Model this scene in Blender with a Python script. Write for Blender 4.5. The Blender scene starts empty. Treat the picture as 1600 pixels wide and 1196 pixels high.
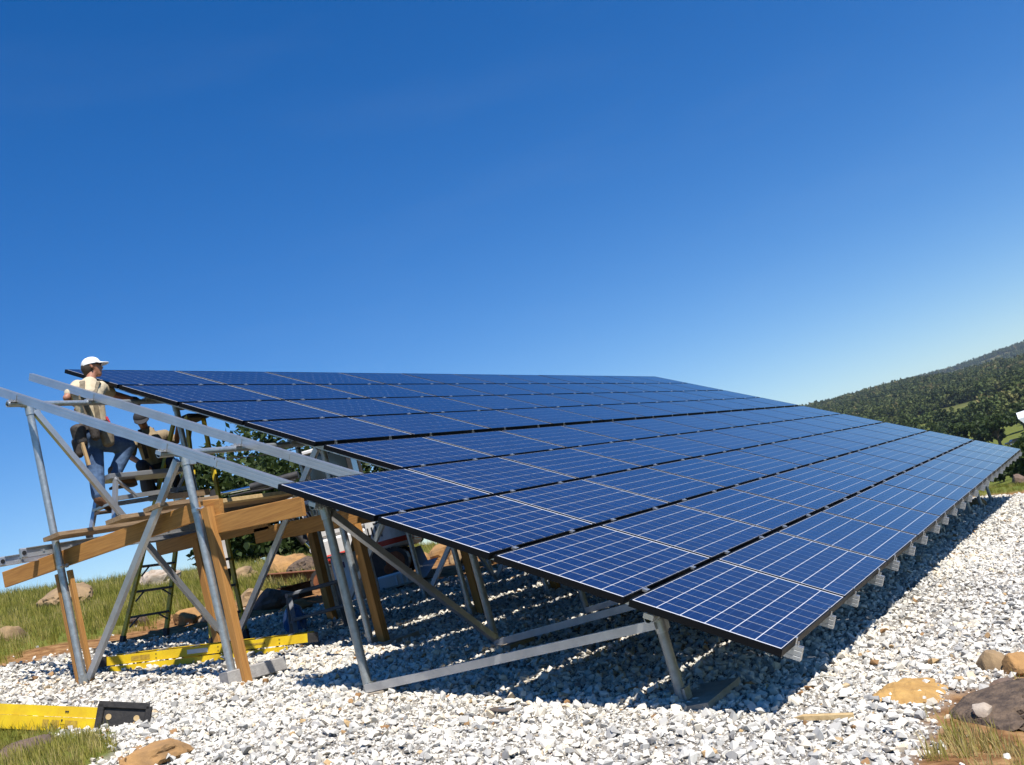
import bpy, bmesh, math, random
import numpy as np
from mathutils import Vector, Matrix, noise as mnoise

S = bpy.context.scene
COL = S.collection
rng = np.random.RandomState(7)
random.seed(7)

# ------------------------------------------------------------------ camera, sky, sun
# world frame: origin = lowest corner of the array at its open end, +x along the rows, +y up the slope
CAM = np.array([-5.7284, -2.0058, 0.9860])
MW = np.array([[0.514484, -0.814305, -0.268725],      # camera right
               [-0.000633, 0.313021, -0.949746],      # camera down
               [0.857500, 0.488799, 0.160529]])       # camera forward
FPX = 1533.72                                          # focal length in photo pixels (1600 wide)
cd = bpy.data.cameras.new('camera')
cd.sensor_fit = 'HORIZONTAL'; cd.sensor_width = 36.0; cd.lens = 36.0 * FPX / 1600.0
cd.clip_start = 0.05; cd.clip_end = 20000
cam = bpy.data.objects.new('camera', cd)
cam.matrix_world = Matrix(((MW[0][0], -MW[1][0], -MW[2][0], CAM[0]),
                           (MW[0][1], -MW[1][1], -MW[2][1], CAM[1]),
                           (MW[0][2], -MW[1][2], -MW[2][2], CAM[2]),
                           (0, 0, 0, 1)))
COL.objects.link(cam); S.camera = cam

SUN = Vector((-0.31, -0.54, 1.0)).normalized()         # towards the sun
w = bpy.data.worlds.new('World'); S.world = w; w.use_nodes = True
nt = w.node_tree; bg = nt.nodes['Background']
sky = nt.nodes.new('ShaderNodeTexSky'); sky.sky_type = 'NISHITA'; sky.sun_disc = False
sky.sun_elevation = math.asin(SUN.z); sky.sun_rotation = math.atan2(SUN.x, SUN.y)
sky.altitude = 300; sky.air_density = 1.0; sky.dust_density = 0.15; sky.ozone_density = 3.0
hs = nt.nodes.new('ShaderNodeHueSaturation'); hs.inputs['Saturation'].default_value = 1.42; hs.inputs['Hue'].default_value = 0.510
nt.links.new(sky.outputs[0], hs.inputs['Color'])
# a few barely visible high streaks of cirrus
tcw = nt.nodes.new('ShaderNodeTexCoord'); mpw = nt.nodes.new('ShaderNodeMapping'); mpw.inputs['Scale'].default_value = (.7, 2.4, 10.0); mpw.inputs['Rotation'].default_value = (0.5, 0.45, 0.2)
nzw = nt.nodes.new('ShaderNodeTexNoise'); nzw.inputs['Scale'].default_value = 2.0; nzw.inputs['Detail'].default_value = 5
rpw = nt.nodes.new('ShaderNodeMapRange'); rpw.inputs['From Min'].default_value = .52; rpw.inputs['From Max'].default_value = .80; rpw.inputs['To Max'].default_value = .02
mxw = nt.nodes.new('ShaderNodeMix'); mxw.data_type = 'RGBA'; mxw.inputs['B'].default_value = (4.2, 5.2, 6.6, 1)
nt.links.new(tcw.outputs['Generated'], mpw.inputs[0]); nt.links.new(mpw.outputs[0], nzw.inputs['Vector']); nt.links.new(nzw.outputs['Fac'], rpw.inputs['Value'])
nt.links.new(rpw.outputs[0], mxw.inputs['Factor']); nt.links.new(hs.outputs[0], mxw.inputs['A']); hs = mxw
nt.links.new(hs.outputs['Result'], bg.inputs['Color']); bg.inputs['Strength'].default_value = 0.106
sl = bpy.data.lights.new('sun', 'SUN'); sl.energy = 5.0; sl.angle = math.radians(0.53); sl.color = (1.0, 0.955, 0.89)
so = bpy.data.objects.new('sun', sl); COL.objects.link(so)
so.rotation_euler = SUN.to_track_quat('Z', 'Y').to_euler()
so.location = (0, 0, 30)
S.view_settings.view_transform = 'Standard'; S.view_settings.look = 'None'
S.view_settings.gamma = 1.0; S.view_settings.exposure = 0.40
S.view_settings.use_curve_mapping = False
S.render.engine = 'CYCLES'
S.cycles.use_denoising = True
S.cycles.max_bounces = 6; S.cycles.diffuse_bounces = 1; S.cycles.glossy_bounces = 3
S.cycles.transmission_bounces = 4; S.cycles.transparent_max_bounces = 6
S.cycles.caustics_reflective = False; S.cycles.caustics_refractive = False

# ------------------------------------------------------------------ pixel helpers (photo pixels, 1600 x 1196)
def ray(px, py):
    d = MW.T @ np.array([(px - 800) / FPX, (py - 598) / FPX, 1.0]); return d
def atd(px, py, d): return CAM + ray(px, py) * d            # at forward depth d
def onx(px, py, X): d = ray(px, py); return CAM + d * ((X - CAM[0]) / d[0])
def ony(px, py, Y): d = ray(px, py); return CAM + d * ((Y - CAM[1]) / d[1])
def onz(px, py, Z): d = ray(px, py); return CAM + d * ((Z - CAM[2]) / d[2])
def project(P):
    c = (np.atleast_2d(P) - CAM) @ MW.T
    return np.stack([800 + FPX * c[:, 0] / c[:, 2], 598 + FPX * c[:, 1] / c[:, 2]], 1)

def plane_z(x, y): return -0.4256 + 0.182 * y - 0.036 * x
def ongp(px, py):                                            # on the sloping gravel plane
    d = ray(px, py); n = np.array([0.036, -0.182, 1.0]); return CAM + d * ((-0.4256 - n @ CAM) / (n @ d))

# ------------------------------------------------------------------ node helpers
MATS = {}
def mat(name, base, rough=0.6, metal=0.0, var=None, scale=8.0, bump=0.0, bscale=40.0, detail=5.0, stretch=None, rand=0.0, coat=0.0, spec=0.5):
    """principled material; var = second colour mixed in by noise"""
    m = bpy.data.materials.new(name); m.use_nodes = True; MATS[name] = m
    t = m.node_tree; N = t.nodes; Lk = t.links; b = N['Principled BSDF']
    b.inputs['Base Color'].default_value = (*base, 1); b.inputs['Roughness'].default_value = rough
    b.inputs['Metallic'].default_value = metal; b.inputs['Specular IOR Level'].default_value = spec
    if coat: b.inputs['Coat Weight'].default_value = coat; b.inputs['Coat Roughness'].default_value = 0.05
    tc = N.new('ShaderNodeTexCoord'); vec = tc.outputs['Object']
    if stretch:
        mp = N.new('ShaderNodeMapping'); mp.inputs['Scale'].default_value = stretch
        Lk.new(vec, mp.inputs[0]); vec = mp.outputs[0]
    col = None
    if var is not None:
        nz = N.new('ShaderNodeTexNoise'); nz.inputs['Scale'].default_value = scale; nz.inputs['Detail'].default_value = detail
        nz.inputs['Roughness'].default_value = 0.65
        Lk.new(vec, nz.inputs['Vector'])
        cr = N.new('ShaderNodeValToRGB'); cr.color_ramp.elements[0].position = 0.36; cr.color_ramp.elements[1].position = 0.66
        cr.color_ramp.elements[0].color = (*base, 1); cr.color_ramp.elements[1].color = (*var, 1)
        Lk.new(nz.outputs['Fac'], cr.inputs[0]); col = cr.outputs[0]
    if rand:
        oi = N.new('ShaderNodeObjectInfo'); mr = N.new('ShaderNodeMapRange')
        mr.inputs['To Min'].default_value = 1 - rand; mr.inputs['To Max'].default_value = 1 + rand
        Lk.new(oi.outputs['Random'], mr.inputs['Value'])
        hv = N.new('ShaderNodeHueSaturation'); Lk.new(mr.outputs[0], hv.inputs['Value'])
        if col: Lk.new(col, hv.inputs['Color'])
        else: hv.inputs['Color'].default_value = (*base, 1)
        col = hv.outputs[0]
    if col: Lk.new(col, b.inputs['Base Color'])
    if bump:
        nb = N.new('ShaderNodeTexNoise'); nb.inputs['Scale'].default_value = bscale; nb.inputs['Detail'].default_value = 6
        Lk.new(vec, nb.inputs['Vector'])
        bp = N.new('ShaderNodeBump'); bp.inputs['Strength'].default_value = bump; bp.inputs['Distance'].default_value = 0.02
        Lk.new(nb.outputs['Fac'], bp.inputs['Height']); Lk.new(bp.outputs[0], b.inputs['Normal'])
    return m

def tint_mat(name, stops, rough=0.9, instancer=True, trans=0.0, attr='tint'):
    """colour ramp picked per instance / per face by the attribute tint"""
    m = bpy.data.materials.new(name); m.use_nodes = True; MATS[name] = m
    t = m.node_tree; N = t.nodes; Lk = t.links; b = N['Principled BSDF']
    a = N.new('ShaderNodeAttribute'); a.attribute_name = attr; a.attribute_type = 'INSTANCER' if instancer else 'GEOMETRY'
    cr = N.new('ShaderNodeValToRGB'); els = cr.color_ramp.elements
    while len(els) < len(stops): els.new(0.5)
    for e, (p, c) in zip(els, stops): e.position = p; e.color = (*c, 1)
    Lk.new(a.outputs['Fac'], cr.inputs[0]); Lk.new(cr.outputs[0], b.inputs['Base Color'])
    b.inputs['Roughness'].default_value = rough; b.inputs['Specular IOR Level'].default_value = 0.25
    if trans:
        tl = N.new('ShaderNodeBsdfTranslucent'); Lk.new(cr.outputs[0], tl.inputs[0])
        mx = N.new('ShaderNodeMixShader'); mx.inputs[0].default_value = trans
        Lk.new(b.outputs[0], mx.inputs[1]); Lk.new(tl.outputs[0], mx.inputs[2])
        Lk.new(mx.outputs[0], N['Material Output'].inputs['Surface'])
    return m

# ------------------------------------------------------------------ mesh helpers
def ortho(d, up=(0, 0, 1)):
    d = np.asarray(d, float); d = d / np.linalg.norm(d); up = np.asarray(up, float)
    if abs(d @ up) / np.linalg.norm(up) > 0.98: up = np.array([1.0, 0, 0]) if abs(d[0]) < 0.9 else np.array([0, 1.0, 0])
    s = np.cross(d, up); s /= np.linalg.norm(s); u = np.cross(s, d)
    return d, s, u

class MB:
    def __init__(self): self.v = []; self.f = []; self.sm = []
    def add(self, vs, fs, smooth=False):
        o = len(self.v); self.v += [tuple(map(float, p)) for p in vs]
        self.f += [tuple(i + o for i in f) for f in fs]; self.sm += [smooth] * len(fs); return self
    def box(self, lo, hi):
        x0, y0, z0 = lo; x1, y1, z1 = hi
        return self.add([(x0, y0, z0), (x1, y0, z0), (x1, y1, z0), (x0, y1, z0), (x0, y0, z1), (x1, y0, z1), (x1, y1, z1), (x0, y1, z1)],
                        [(0, 3, 2, 1), (4, 5, 6, 7), (0, 1, 5, 4), (1, 2, 6, 5), (2, 3, 7, 6), (3, 0, 4, 7)])
    def prism(self, poly, p, q, up=(0, 0, 1), cap=True, smooth=False):
        """poly [(s,u)] in the cross-section, extruded from p to q"""
        p = np.asarray(p, float); q = np.asarray(q, float); d, s, u = ortho(q - p, up); n = len(poly)
        vs = [p + a * s + b * u for a, b in poly] + [q + a * s + b * u for a, b in poly]
        fs = [(i, (i + 1) % n, n + (i + 1) % n, n + i) for i in range(n)]
        self.add(vs, fs, smooth)
        if cap: self.add(vs, [tuple(range(n))[::-1], tuple(range(n, 2 * n))])
        return self
    def beam(self, p, q, w_, h, up=(0, 0, 1), bev=0.0):
        a, b = w_ / 2, h / 2
        if bev: poly = [(-a + bev, -b), (a - bev, -b), (a, -b + bev), (a, b - bev), (a - bev, b), (-a + bev, b), (-a, b - bev), (-a, -b + bev)]
        else: poly = [(-a, -b), (a, -b), (a, b), (-a, b)]
        return self.prism(poly, p, q, up)
    def tube(self, p, q, r, r2=None, n=14, hollow=0.0):
        p = np.asarray(p, float); q = np.asarray(q, float); d, s, u = ortho(q - p); r2 = r if r2 is None else r2
        an = [2 * math.pi * i / n for i in range(n)]
        vs = [p + r * (math.cos(t) * s + math.sin(t) * u) for t in an] + [q + r2 * (math.cos(t) * s + math.sin(t) * u) for t in an]
        self.add(vs, [(i, (i + 1) % n, n + (i + 1) % n, n + i) for i in range(n)], True)
        if hollow:
            for P, R, sg in ((p, r, 1), (q, r2, -1)):
                ri = R * (1 - hollow)
                ring = [P + R * (math.cos(t) * s + math.sin(t) * u) for t in an]
                inn = [P + ri * (math.cos(t) * s + math.sin(t) * u) for t in an]
                dep = [P + sg * 0.12 * d + ri * (math.cos(t) * s + math.sin(t) * u) for t in an]
                self.add(ring + inn + dep, [(i, (i + 1) % n, n + (i + 1) % n, n + i)[::-sg] for i in range(n)] +
                         [(n + i, n + (i + 1) % n, 2 * n + (i + 1) % n, 2 * n + i)[::-sg] for i in range(n)])
                self.add(dep, [tuple(range(n))[::-sg]])
        else:
            self.add(vs, [tuple(range(n))[::-1], tuple(range(n, 2 * n))])
        return self
    def path(self, pts, r, n=8):
        for a, b in zip(pts[:-1], pts[1:]): self.tube(a, b, r, n=n)
        return self
    def mesh(self, name, off=(0, 0, 0)):
        me = bpy.data.meshes.new(name)
        v = np.array(self.v) - np.array(off)
        me.from_pydata([tuple(p) for p in v], [], self.f)
        me.polygons.foreach_set('use_smooth', self.sm); me.update(); return me
    def build(self, name, m, parent=None, off=None):
        if off is None: off = root_loc(parent)
        o = bpy.data.objects.new(name, self.mesh(name, off)); COL.objects.link(o)
        o.data.materials.append(MATS[m] if isinstance(m, str) else m)
        if parent is not None: o.parent = parent
        return o

def root_loc(o):
    """world location of a (never rotated) chain of parents"""
    p = Vector((0, 0, 0))
    while o is not None: p += o.location; o = o.parent
    return tuple(p)

def tag(o, label=None, cat=None, group=None, kind=None):
    if label: o['label'] = label
    if cat: o['category'] = cat
    if group: o['group'] = group
    if kind: o['kind'] = kind
    return o
def thing(name, label, cat, loc, group=None):
    o = bpy.data.objects.new(name, None); o.empty_display_size = 0.1; o.location = tuple(map(float, loc)); COL.objects.link(o)
    return tag(o, label, cat, group)
def single(mb, name, m, label, cat, loc, group=None, kind=None):
    """a thing that is one mesh, its origin at loc"""
    o = bpy.data.objects.new(name, mb.mesh(name, loc)); o.location = tuple(map(float, loc)); COL.objects.link(o)
    o.data.materials.append(MATS[m]); return tag(o, label, cat, group, kind)
def np_mesh(name, V, F, smooth=False, attrs=None):
    """fast mesh from arrays; F (n,k)"""
    V = np.asarray(V, np.float32); F = np.asarray(F, np.int32); k = F.shape[1]
    me = bpy.data.meshes.new(name)
    me.vertices.add(len(V)); me.vertices.foreach_set('co', V.ravel())
    me.loops.add(F.size); me.loops.foreach_set('vertex_index', F.ravel())
    me.polygons.add(len(F)); me.polygons.foreach_set('loop_start', np.arange(0, F.size, k, dtype=np.int32))
    me.polygons.foreach_set('use_smooth', np.full(len(F), smooth))
    me.update(calc_edges=True)
    for nm, (dom, val) in (attrs or {}).items():
        a = me.attributes.new(nm, 'FLOAT', dom); a.data.foreach_set('value', np.asarray(val, np.float32))
    return me

def vnoise(x, y, s=1.0, seed=0.0):
    """cheap smooth 2-D noise, vectorised (sum of sines)"""
    x = np.asarray(x, float) * s + seed; y = np.asarray(y, float) * s - seed * 1.7
    return (np.sin(x * 1.0 + 1.3 * np.sin(y * .9 + seed)) * np.cos(y * 1.1 + 1.1 * np.sin(x * .7)) + .5 * np.sin(2.3 * x + 1.7 * y + seed) * np.cos(1.9 * y - 1.3 * x)
            + .25 * np.sin(4.7 * x - 3.1 * y) * np.cos(5.1 * y + 2.7 * x)) / 1.4
def sstep(a, b, t): t = np.clip((t - a) / (b - a), 0, 1); return t * t * (3 - 2 * t)

# ------------------------------------------------------------------ geometry-node scatter
def scatter(name, pts, rots, scales, idx, tints, protos, label=None, cat=None, kind='stuff'):
    """one object whose points carry instances of the prototype meshes"""
    pc = bpy.data.collections.new(name + '_shapes')
    for o in protos: pc.objects.link(o)
    me = bpy.data.meshes.new(name); n = len(pts)
    me.vertices.add(n); me.vertices.foreach_set('co', np.asarray(pts, np.float32).ravel())
    for nm, ty, val in (('rot', 'FLOAT_VECTOR', rots), ('scl', 'FLOAT_VECTOR', scales)):
        a = me.attributes.new(nm, ty, 'POINT'); a.data.foreach_set('vector', np.asarray(val, np.float32).ravel())
    a = me.attributes.new('idx', 'INT', 'POINT'); a.data.foreach_set('value', np.asarray(idx, np.int32))
    a = me.attributes.new('tint', 'FLOAT', 'POINT'); a.data.foreach_set('value', np.asarray(tints, np.float32))
    o = bpy.data.objects.new(name, me); COL.objects.link(o)
    g = bpy.data.node_groups.new(name, 'GeometryNodeTree')
    g.interface.new_socket('Geometry', in_out='INPUT', socket_type='NodeSocketGeometry')
    g.interface.new_socket('Geometry', in_out='OUTPUT', socket_type='NodeSocketGeometry')
    N = g.nodes; L = g.links
    gi = N.new('NodeGroupInput'); go = N.new('NodeGroupOutput')
    ci = N.new('GeometryNodeCollectionInfo'); ci.inputs['Collection'].default_value = pc
    ci.inputs['Separate Children'].default_value = True; ci.inputs['Reset Children'].default_value = True
    ip = N.new('GeometryNodeInstanceOnPoints'); ip.inputs['Pick Instance'].default_value = True
    def na(nm, ty):
        x = N.new('GeometryNodeInputNamedAttribute'); x.data_type = ty; x.inputs['Name'].default_value = nm; return x.outputs['Attribute']
    er = N.new('FunctionNodeEulerToRotation')
    mp = N.new('GeometryNodeMeshToPoints')
    L.new(gi.outputs[0], mp.inputs['Mesh']); L.new(mp.outputs[0], ip.inputs['Points']); L.new(ci.outputs[0], ip.inputs['Instance'])
    L.new(na('idx', 'INT'), ip.inputs['Instance Index']); L.new(na('rot', 'FLOAT_VECTOR'), er.inputs[0]); L.new(er.outputs[0], ip.inputs['Rotation'])
    L.new(na('scl', 'FLOAT_VECTOR'), ip.inputs['Scale']); L.new(ip.outputs[0], go.inputs[0])
    md = o.modifiers.new('scatter', 'NODES'); md.node_group = g
    return tag(o, label, cat, kind=kind)
def proto(name, me, m):
    o = bpy.data.objects.new(name, me); me.materials.append(MATS[m]); return o

# ------------------------------------------------------------------ materials
mat('aluminium', (.50, .51, .52), .42, .75, (.62, .63, .64), 6, .05, 60)
mat('rail_metal', (.56, .57, .58), .38, .8, (.66, .67, .68), 3)
mat('galvanised', (.36, .39, .40), .42, .7, (.52, .55, .56), 22, .04, 90)
mat('galvanised_dull_shaded', (.30, .32, .31), .5, .6, (.42, .44, .43), 18)  # duller zinc for base clamps; on A and B posts it paints in shade
mat('clamp_metal', (.62, .62, .62), .35, .8)
mat('black_frame', (.0045, .0045, .0055), .5, .0, spec=.18)
mat('dark_hole', (.008, .008, .008), .8)
mat('wood_y', (.54, .265, .068), .78, 0, (.38, .170, .042), 3.2, .05, 12, stretch=(22, .9, 22), rand=.10)
mat('wood_x', (.54, .265, .068), .78, 0, (.38, .170, .042), 3.2, .05, 12, stretch=(.9, 22, 22), rand=.10)
mat('wood_z', (.54, .265, .068), .78, 0, (.38, .170, .042), 3.2, .05, 12, stretch=(22, 22, .9), rand=.10)
mat('wood_grey', (.40, .27, .15), .8, 0, (.23, .14, .075), 6, .2, 30, stretch=(1, 9, 9), rand=.1)
mat('wood_pale', (.62, .45, .22), .8, 0, (.45, .30, .13), 8, .1, 40, stretch=(3, 3, 3))
mat('yellow_fibreglass', (.80, .56, .008), .45, 0, (.66, .42, .012), 5, .05, 50)
mat('yellow_worn', (.62, .45, .02), .55, 0, (.40, .27, .03), 7, .1, 40)
mat('worn_print', (.34, .20, .03), .8, 0, (.55, .36, .02), 30)
mat('rubber', (.012, .011, .011), .7, 0, (.035, .03, .026), 20, .15, 60)
mat('white_label', (.75, .72, .68), .6)
mat('red_label', (.55, .05, .03), .6)
mat('plastic_grey', (.17, .18, .20), .5, 0, (.12, .13, .15), 10)
mat('blue_plastic', (.02, .10, .28), .35, 0, (.05, .18, .38), 12)
mat('concrete', (.40, .38, .35), .9, 0, (.29, .27, .25), 14, .25, 70)
mat('concrete_pad', (.46, .39, .30), .95, 0, (.36, .30, .22), 10, .25, 60)
mat('carton_white', (.72, .71, .69), .8, 0, (.66, .65, .63), 3)
mat('carton_brown', (.42, .25, .11), .85, 0, (.36, .20, .085), 4)
mat('foam', (.85, .85, .84), .7)
mat('purple_label', (.06, .015, .08), .6)
mat('rust', (.16, .055, .022), .9, 0, (.30, .11, .04), 10, .3, 40)
mat('rock_tan', (.36, .24, .12), .95, 0, (.17, .115, .065), 2.6, .6, 14)
mat('rock_orange', (.44, .24, .085), .95, 0, (.24, .14, .06), 3.5, .6, 16)
mat('rock_brown', (.19, .125, .085), .95, 0, (.085, .062, .05), 4, .7, 18)
mat('rock_dark', (.058, .040, .028), .95, 0, (.17, .115, .072), 13, 1.0, 34)
mat('rock_pale', (.50, .42, .33), .95, 0, (.30, .22, .15), 4, .6, 16)
mat('soil_orange', (.50, .30, .095), 1, 0, (.36, .20, .06), 9, .6, 40)
mat('bark', (.075, .052, .036), .95, 0, (.13, .10, .07), 6, .6, 14, stretch=(6, 6, 1))
mat('skin', (.42, .19, .115), .55, 0, (.36, .15, .09), 20)
mat('denim', (.085, .15, .27), .85, 0, (.030, .06, .13), 6, .9, 11)
mat('denim_dark', (.016, .022, .04), .9, 0, (.010, .014, .026), 7, .3, 40)
mat('shirt_cream', (.62, .52, .36), .85, 0, (.52, .42, .27), 6, .9, 10)
mat('shirt_tan', (.34, .26, .155), .85, 0, (.26, .19, .11), 6, .9, 10)
mat('webbing', (.22, .18, .12), .85, 0, (.13, .10, .065), 20)
mat('leather_dark', (.030, .024, .020), .7, 0, (.065, .048, .036), 10, .3, 40)
mat('leather_tan', (.20, .10, .05), .7, 0, (.13, .06, .03), 10, .3, 40)
mat('sole', (.10, .07, .05), .9)
mat('cap_white', (.82, .81, .78), .8, 0, (.74, .73, .70), 8)
mat('cap_dark', (.03, .03, .035), .85)
mat('hair', (.05, .035, .025), .8)
mat('black_glass', (.008, .008, .009), .15)
mat('handle_wood', (.55, .36, .17), .6)
mat('red_tool', (.45, .03, .05), .5)
mat('machine_white', (.74, .72, .67), .45, 0, (.60, .57, .52), 4)
mat('machine_red', (.52, .035, .012), .4, 0, (.40, .03, .012), 4)
mat('machine_dark', (.020, .019, .018), .6, 0, (.05, .045, .04), 8)
mat('cab_glass', (.020, .030, .035), .08, spec=.8)
mat('chrome', (.7, .7, .7), .15, 1.0)
mat('roof_white', (.80, .80, .80), .6)
mat('wall_beige', (.45, .38, .28), .85)
mat('car_paint', (.03, .035, .045), .25, coat=1.0)
mat('car_glass', (.02, .022, .025), .08)
mat('tyre', (.015, .015, .015), .8)
mat('stone_disc', (.09, .07, .055), .9, 0, (.13, .10, .08), 40)
tint_mat('gravel', [(0, (.16, .15, .14)), (.10, (.32, .31, .29)), (.3, (.55, .525, .465)), (.58, (.75, .71, .62)), (.82, (.74, .65, .50)), (.93, (.52, .36, .18)), (1, (.32, .18, .08))], .9)
tint_mat('grass_blade', [(0, (.11, .125, .018)), (.30, (.23, .235, .035)), (.62, (.37, .33, .075)), (1, (.56, .45, .19))], .8, trans=.45)
tint_mat('oak_leaf', [(0, (.016, .030, .009)), (.5, (.036, .060, .014)), (1, (.085, .115, .030))], .6, instancer=False, trans=.3)
tint_mat('wood_leaf', [(0, (.038, .055, .018)), (.40, (.078, .105, .030)), (.75, (.135, .155, .048)), (1, (.24, .20, .08))], .9, instancer=True, trans=.1)

# ------------------------------------------------------------------ terrain
def pad_s(x, y):
    """>0 inside the gravel pad (metres from its edge)"""
    x = np.asarray(x, float); y = np.asarray(y, float)
    xl = np.interp(y, [-3, 3.7, 4.3, 5.0, 6.5, 8, 10], [-2.6, -2.4, -1.25, -.95, -.75, -.4, .4])
    yb = np.interp(x, [-1, 1, 2.2, 3.4, 5, 7, 8.5, 11, 22], [9.2, 9.45, 9.3, 9.0, 8.9, 8.7, 8.25, 8.0, 7.6])
    yf = np.interp(x, [-3, -1, 0, .8, 1.2, 2, 4, 20], [-.3, -.55, -.66, -.60, -.95, -1.5, -2.3, -3.2])
    s = np.minimum(np.minimum(x - xl, yb - y), np.minimum(y - yf, 21.3 - x))
    return s + .16 * vnoise(x, y, 2.6, 3.1) + .07 * vnoise(x, y, 8, 1.0)
def dirt_s(x, y):
    """>0 inside the strip of turned red soil behind the pad"""
    yb = np.interp(x, [-1, 1, 2.2, 3.4, 5, 7, 8.5, 11, 22], [9.2, 9.45, 9.3, 9.0, 8.9, 8.7, 8.25, 8.0, 7.6])
    wd = np.interp(x, [-1, 1, 3, 5, 7, 9, 12, 16, 22], [.6, 1.0, 1.5, 2.3, 3.4, 4.0, 4.2, 3.0, 1.5])
    s1 = np.minimum(yb + wd - y, y - yb + 1.2)
    s2 = np.minimum(np.asarray(x) - 20.6, 22.6 - np.asarray(x))        # bare rim at the far end
    s3 = 1.9 - np.hypot(np.asarray(x) - .4, np.asarray(y) + 1.9)        # bare soil round the boulder
    return np.maximum(np.maximum(s1, np.minimum(s2, 1.0 + 0 * s1)), s3) + .35 * vnoise(x, y, 1.7, 5.0) + .12 * vnoise(x, y, 6, 2.0)
RV = [0, 27, 45, 70, 110, 170, 260, 400, 550, 750, 1000, 1400, 1900, 2350, 2800, 3300, 4000, 5000, 7000]
ZV = [-.6, -1.25, -2.6, -4.4, -6.4, -8.2, -9, -9, -5, 6, 22, 52, 88, 112, 112, 60, 60, 60, 60]
def ground_z(x, y):
    x = np.asarray(x, float); y = np.asarray(y, float)
    dx, dy = x - CAM[0], y - CAM[1]; r = np.hypot(dx, dy); az = np.degrees(np.arctan2(dy, dx))
    p = plane_z(x, y)
    # left: the slope runs up to a crest about 42 m off, then falls away behind it
    t = (r - 42) / 6.0
    left = p - .26 * 6.0 * np.logaddexp(0, t)
    left = np.maximum(left, -9.0 + .02 * np.clip(r - 300, 0, 900))
    right = np.interp(r, RV, ZV)
    hill = sstep(560, 1200, r)
    fz = np.interp(az, [0, 3, 6, 9.5, 12, 14.5, 20], [.70, .76, .84, .96, 1.03, 1.05, 1.0])
    right = np.where(r > 600, right * (1 - hill) + right * fz * hill, right)
    right = np.maximum(right, np.interp(r, [2400, 2900, 4600, 5200, 7000], [-60, 20, 222, 240, 150]) * np.interp(az, [0, 3, 9, 14, 20], [1.05, 1.03, .96, .9, .8]))
    right = right + hill * (6 * vnoise(x, y, .005, 2.0) + 3.0 * vnoise(x, y, .015, 4.0)) + sstep(1200, 2400, r) * 5 * vnoise(az, az * 0, .55, 1.0)
    right = np.where(r < 46, p * (1 - sstep(29, 46, r)) + right * sstep(29, 46, r), right)
    right = right + sstep(30, 90, r) * (1 - hill) * .7 * vnoise(x, y, .05, 7.0)
    wl = sstep(15, 27, np.where(az < -90, az + 360, az)) * (1 - sstep(100, 150, np.where(az < -90, az + 360, az)))
    z = right * (1 - wl) + left * wl
    s = pad_s(x, y)
    rough = np.where(s > 0, .018, .06)
    near = 1 - sstep(60, 120, r)
    z = z + near * (rough * vnoise(x, y, 1.3, 9.0) + .012 * vnoise(x, y, 4.5, 2.0))
    z = z - near * .05 * sstep(0, -.25, s) * (s < .0) * 0
    return z

ang = np.radians(np.concatenate([np.arange(-24, 84, .22), np.arange(84, 336, 3.0)])); na_ = len(ang)
rad = [1.2]
while rad[-1] < 26: rad.append(rad[-1] + .115)
while rad[-1] < 7000: rad.append(rad[-1] * 1.045)
rad = np.array(rad); nr = len(rad)
AA, RR = np.meshgrid(ang, rad); GX = CAM[0] + RR * np.cos(AA); GY = CAM[1] + RR * np.sin(AA); GZ = ground_z(GX, GY)
V = np.stack([GX.ravel(), GY.ravel(), GZ.ravel()], 1)
ii, jj = np.meshgrid(np.arange(nr - 1), np.arange(na_), indexing='ij'); j2 = (jj + 1) % na_
Fq = np.stack([ii * na_ + jj, (ii + 1) * na_ + jj, (ii + 1) * na_ + j2, ii * na_ + j2], -1).reshape(-1, 4)
padm = sstep(-.12, .10, pad_s(V[:, 0], V[:, 1])); dirtm = sstep(-.25, .25, dirt_s(V[:, 0], V[:, 1])) * (np.hypot(GX.ravel() - CAM[0], GY.ravel() - CAM[1]) < 40)
farm = sstep(650, 1000, RR.ravel())
ground = bpy.data.objects.new('ground', np_mesh('ground', V, Fq, True, {'pad': ('POINT', padm), 'dirt': ('POINT', dirtm), 'far': ('POINT', farm)}))
COL.objects.link(ground); ground['kind'] = 'structure'
m = bpy.data.materials.new('ground'); m.use_nodes = True; t = m.node_tree; N = t.nodes; Lk = t.links; b = N['Principled BSDF']
b.inputs['Roughness'].default_value = 1; b.inputs['Specular IOR Level'].default_value = .1
tc = N.new('ShaderNodeTexCoord')
def nz_(scale, detail=6):
    n = N.new('ShaderNodeTexNoise'); n.inputs['Scale'].default_value = scale; n.inputs['Detail'].default_value = detail
    n.inputs['Roughness'].default_value = .62; Lk.new(tc.outputs['Object'], n.inputs['Vector']); return n.outputs['Fac']
def ramp_(src, stops):
    c = N.new('ShaderNodeValToRGB'); e = c.color_ramp.elements
    while len(e) < len(stops): e.new(.5)
    for q, (p, cc) in zip(e, stops): q.position = p; q.color = (*cc, 1)
    Lk.new(src, c.inputs[0]); return c.outputs[0]
def mix_(f, a, b_):
    x = N.new('ShaderNodeMix'); x.data_type = 'RGBA'; Lk.new(f, x.inputs['Factor']); Lk.new(a, x.inputs['A']); Lk.new(b_, x.inputs['B']); return x.outputs['Result']
def att_(nm):
    a = N.new('ShaderNodeAttribute'); a.attribute_name = nm; return a.outputs['Fac']
grass_c = mix_(nz_(.09, 4), ramp_(nz_(1.1), [(.3, (.075, .095, .016)), (.55, (.135, .15, .028)), (.75, (.22, .20, .06))]),
               ramp_(nz_(.35), [(.35, (.10, .13, .020)), (.7, (.19, .20, .045))]))
dirt_c = ramp_(nz_(6.5, 9), [(.3, (.10, .050, .022)), (.5, (.26, .135, .055)), (.72, (.44, .27, .125))])
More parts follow.
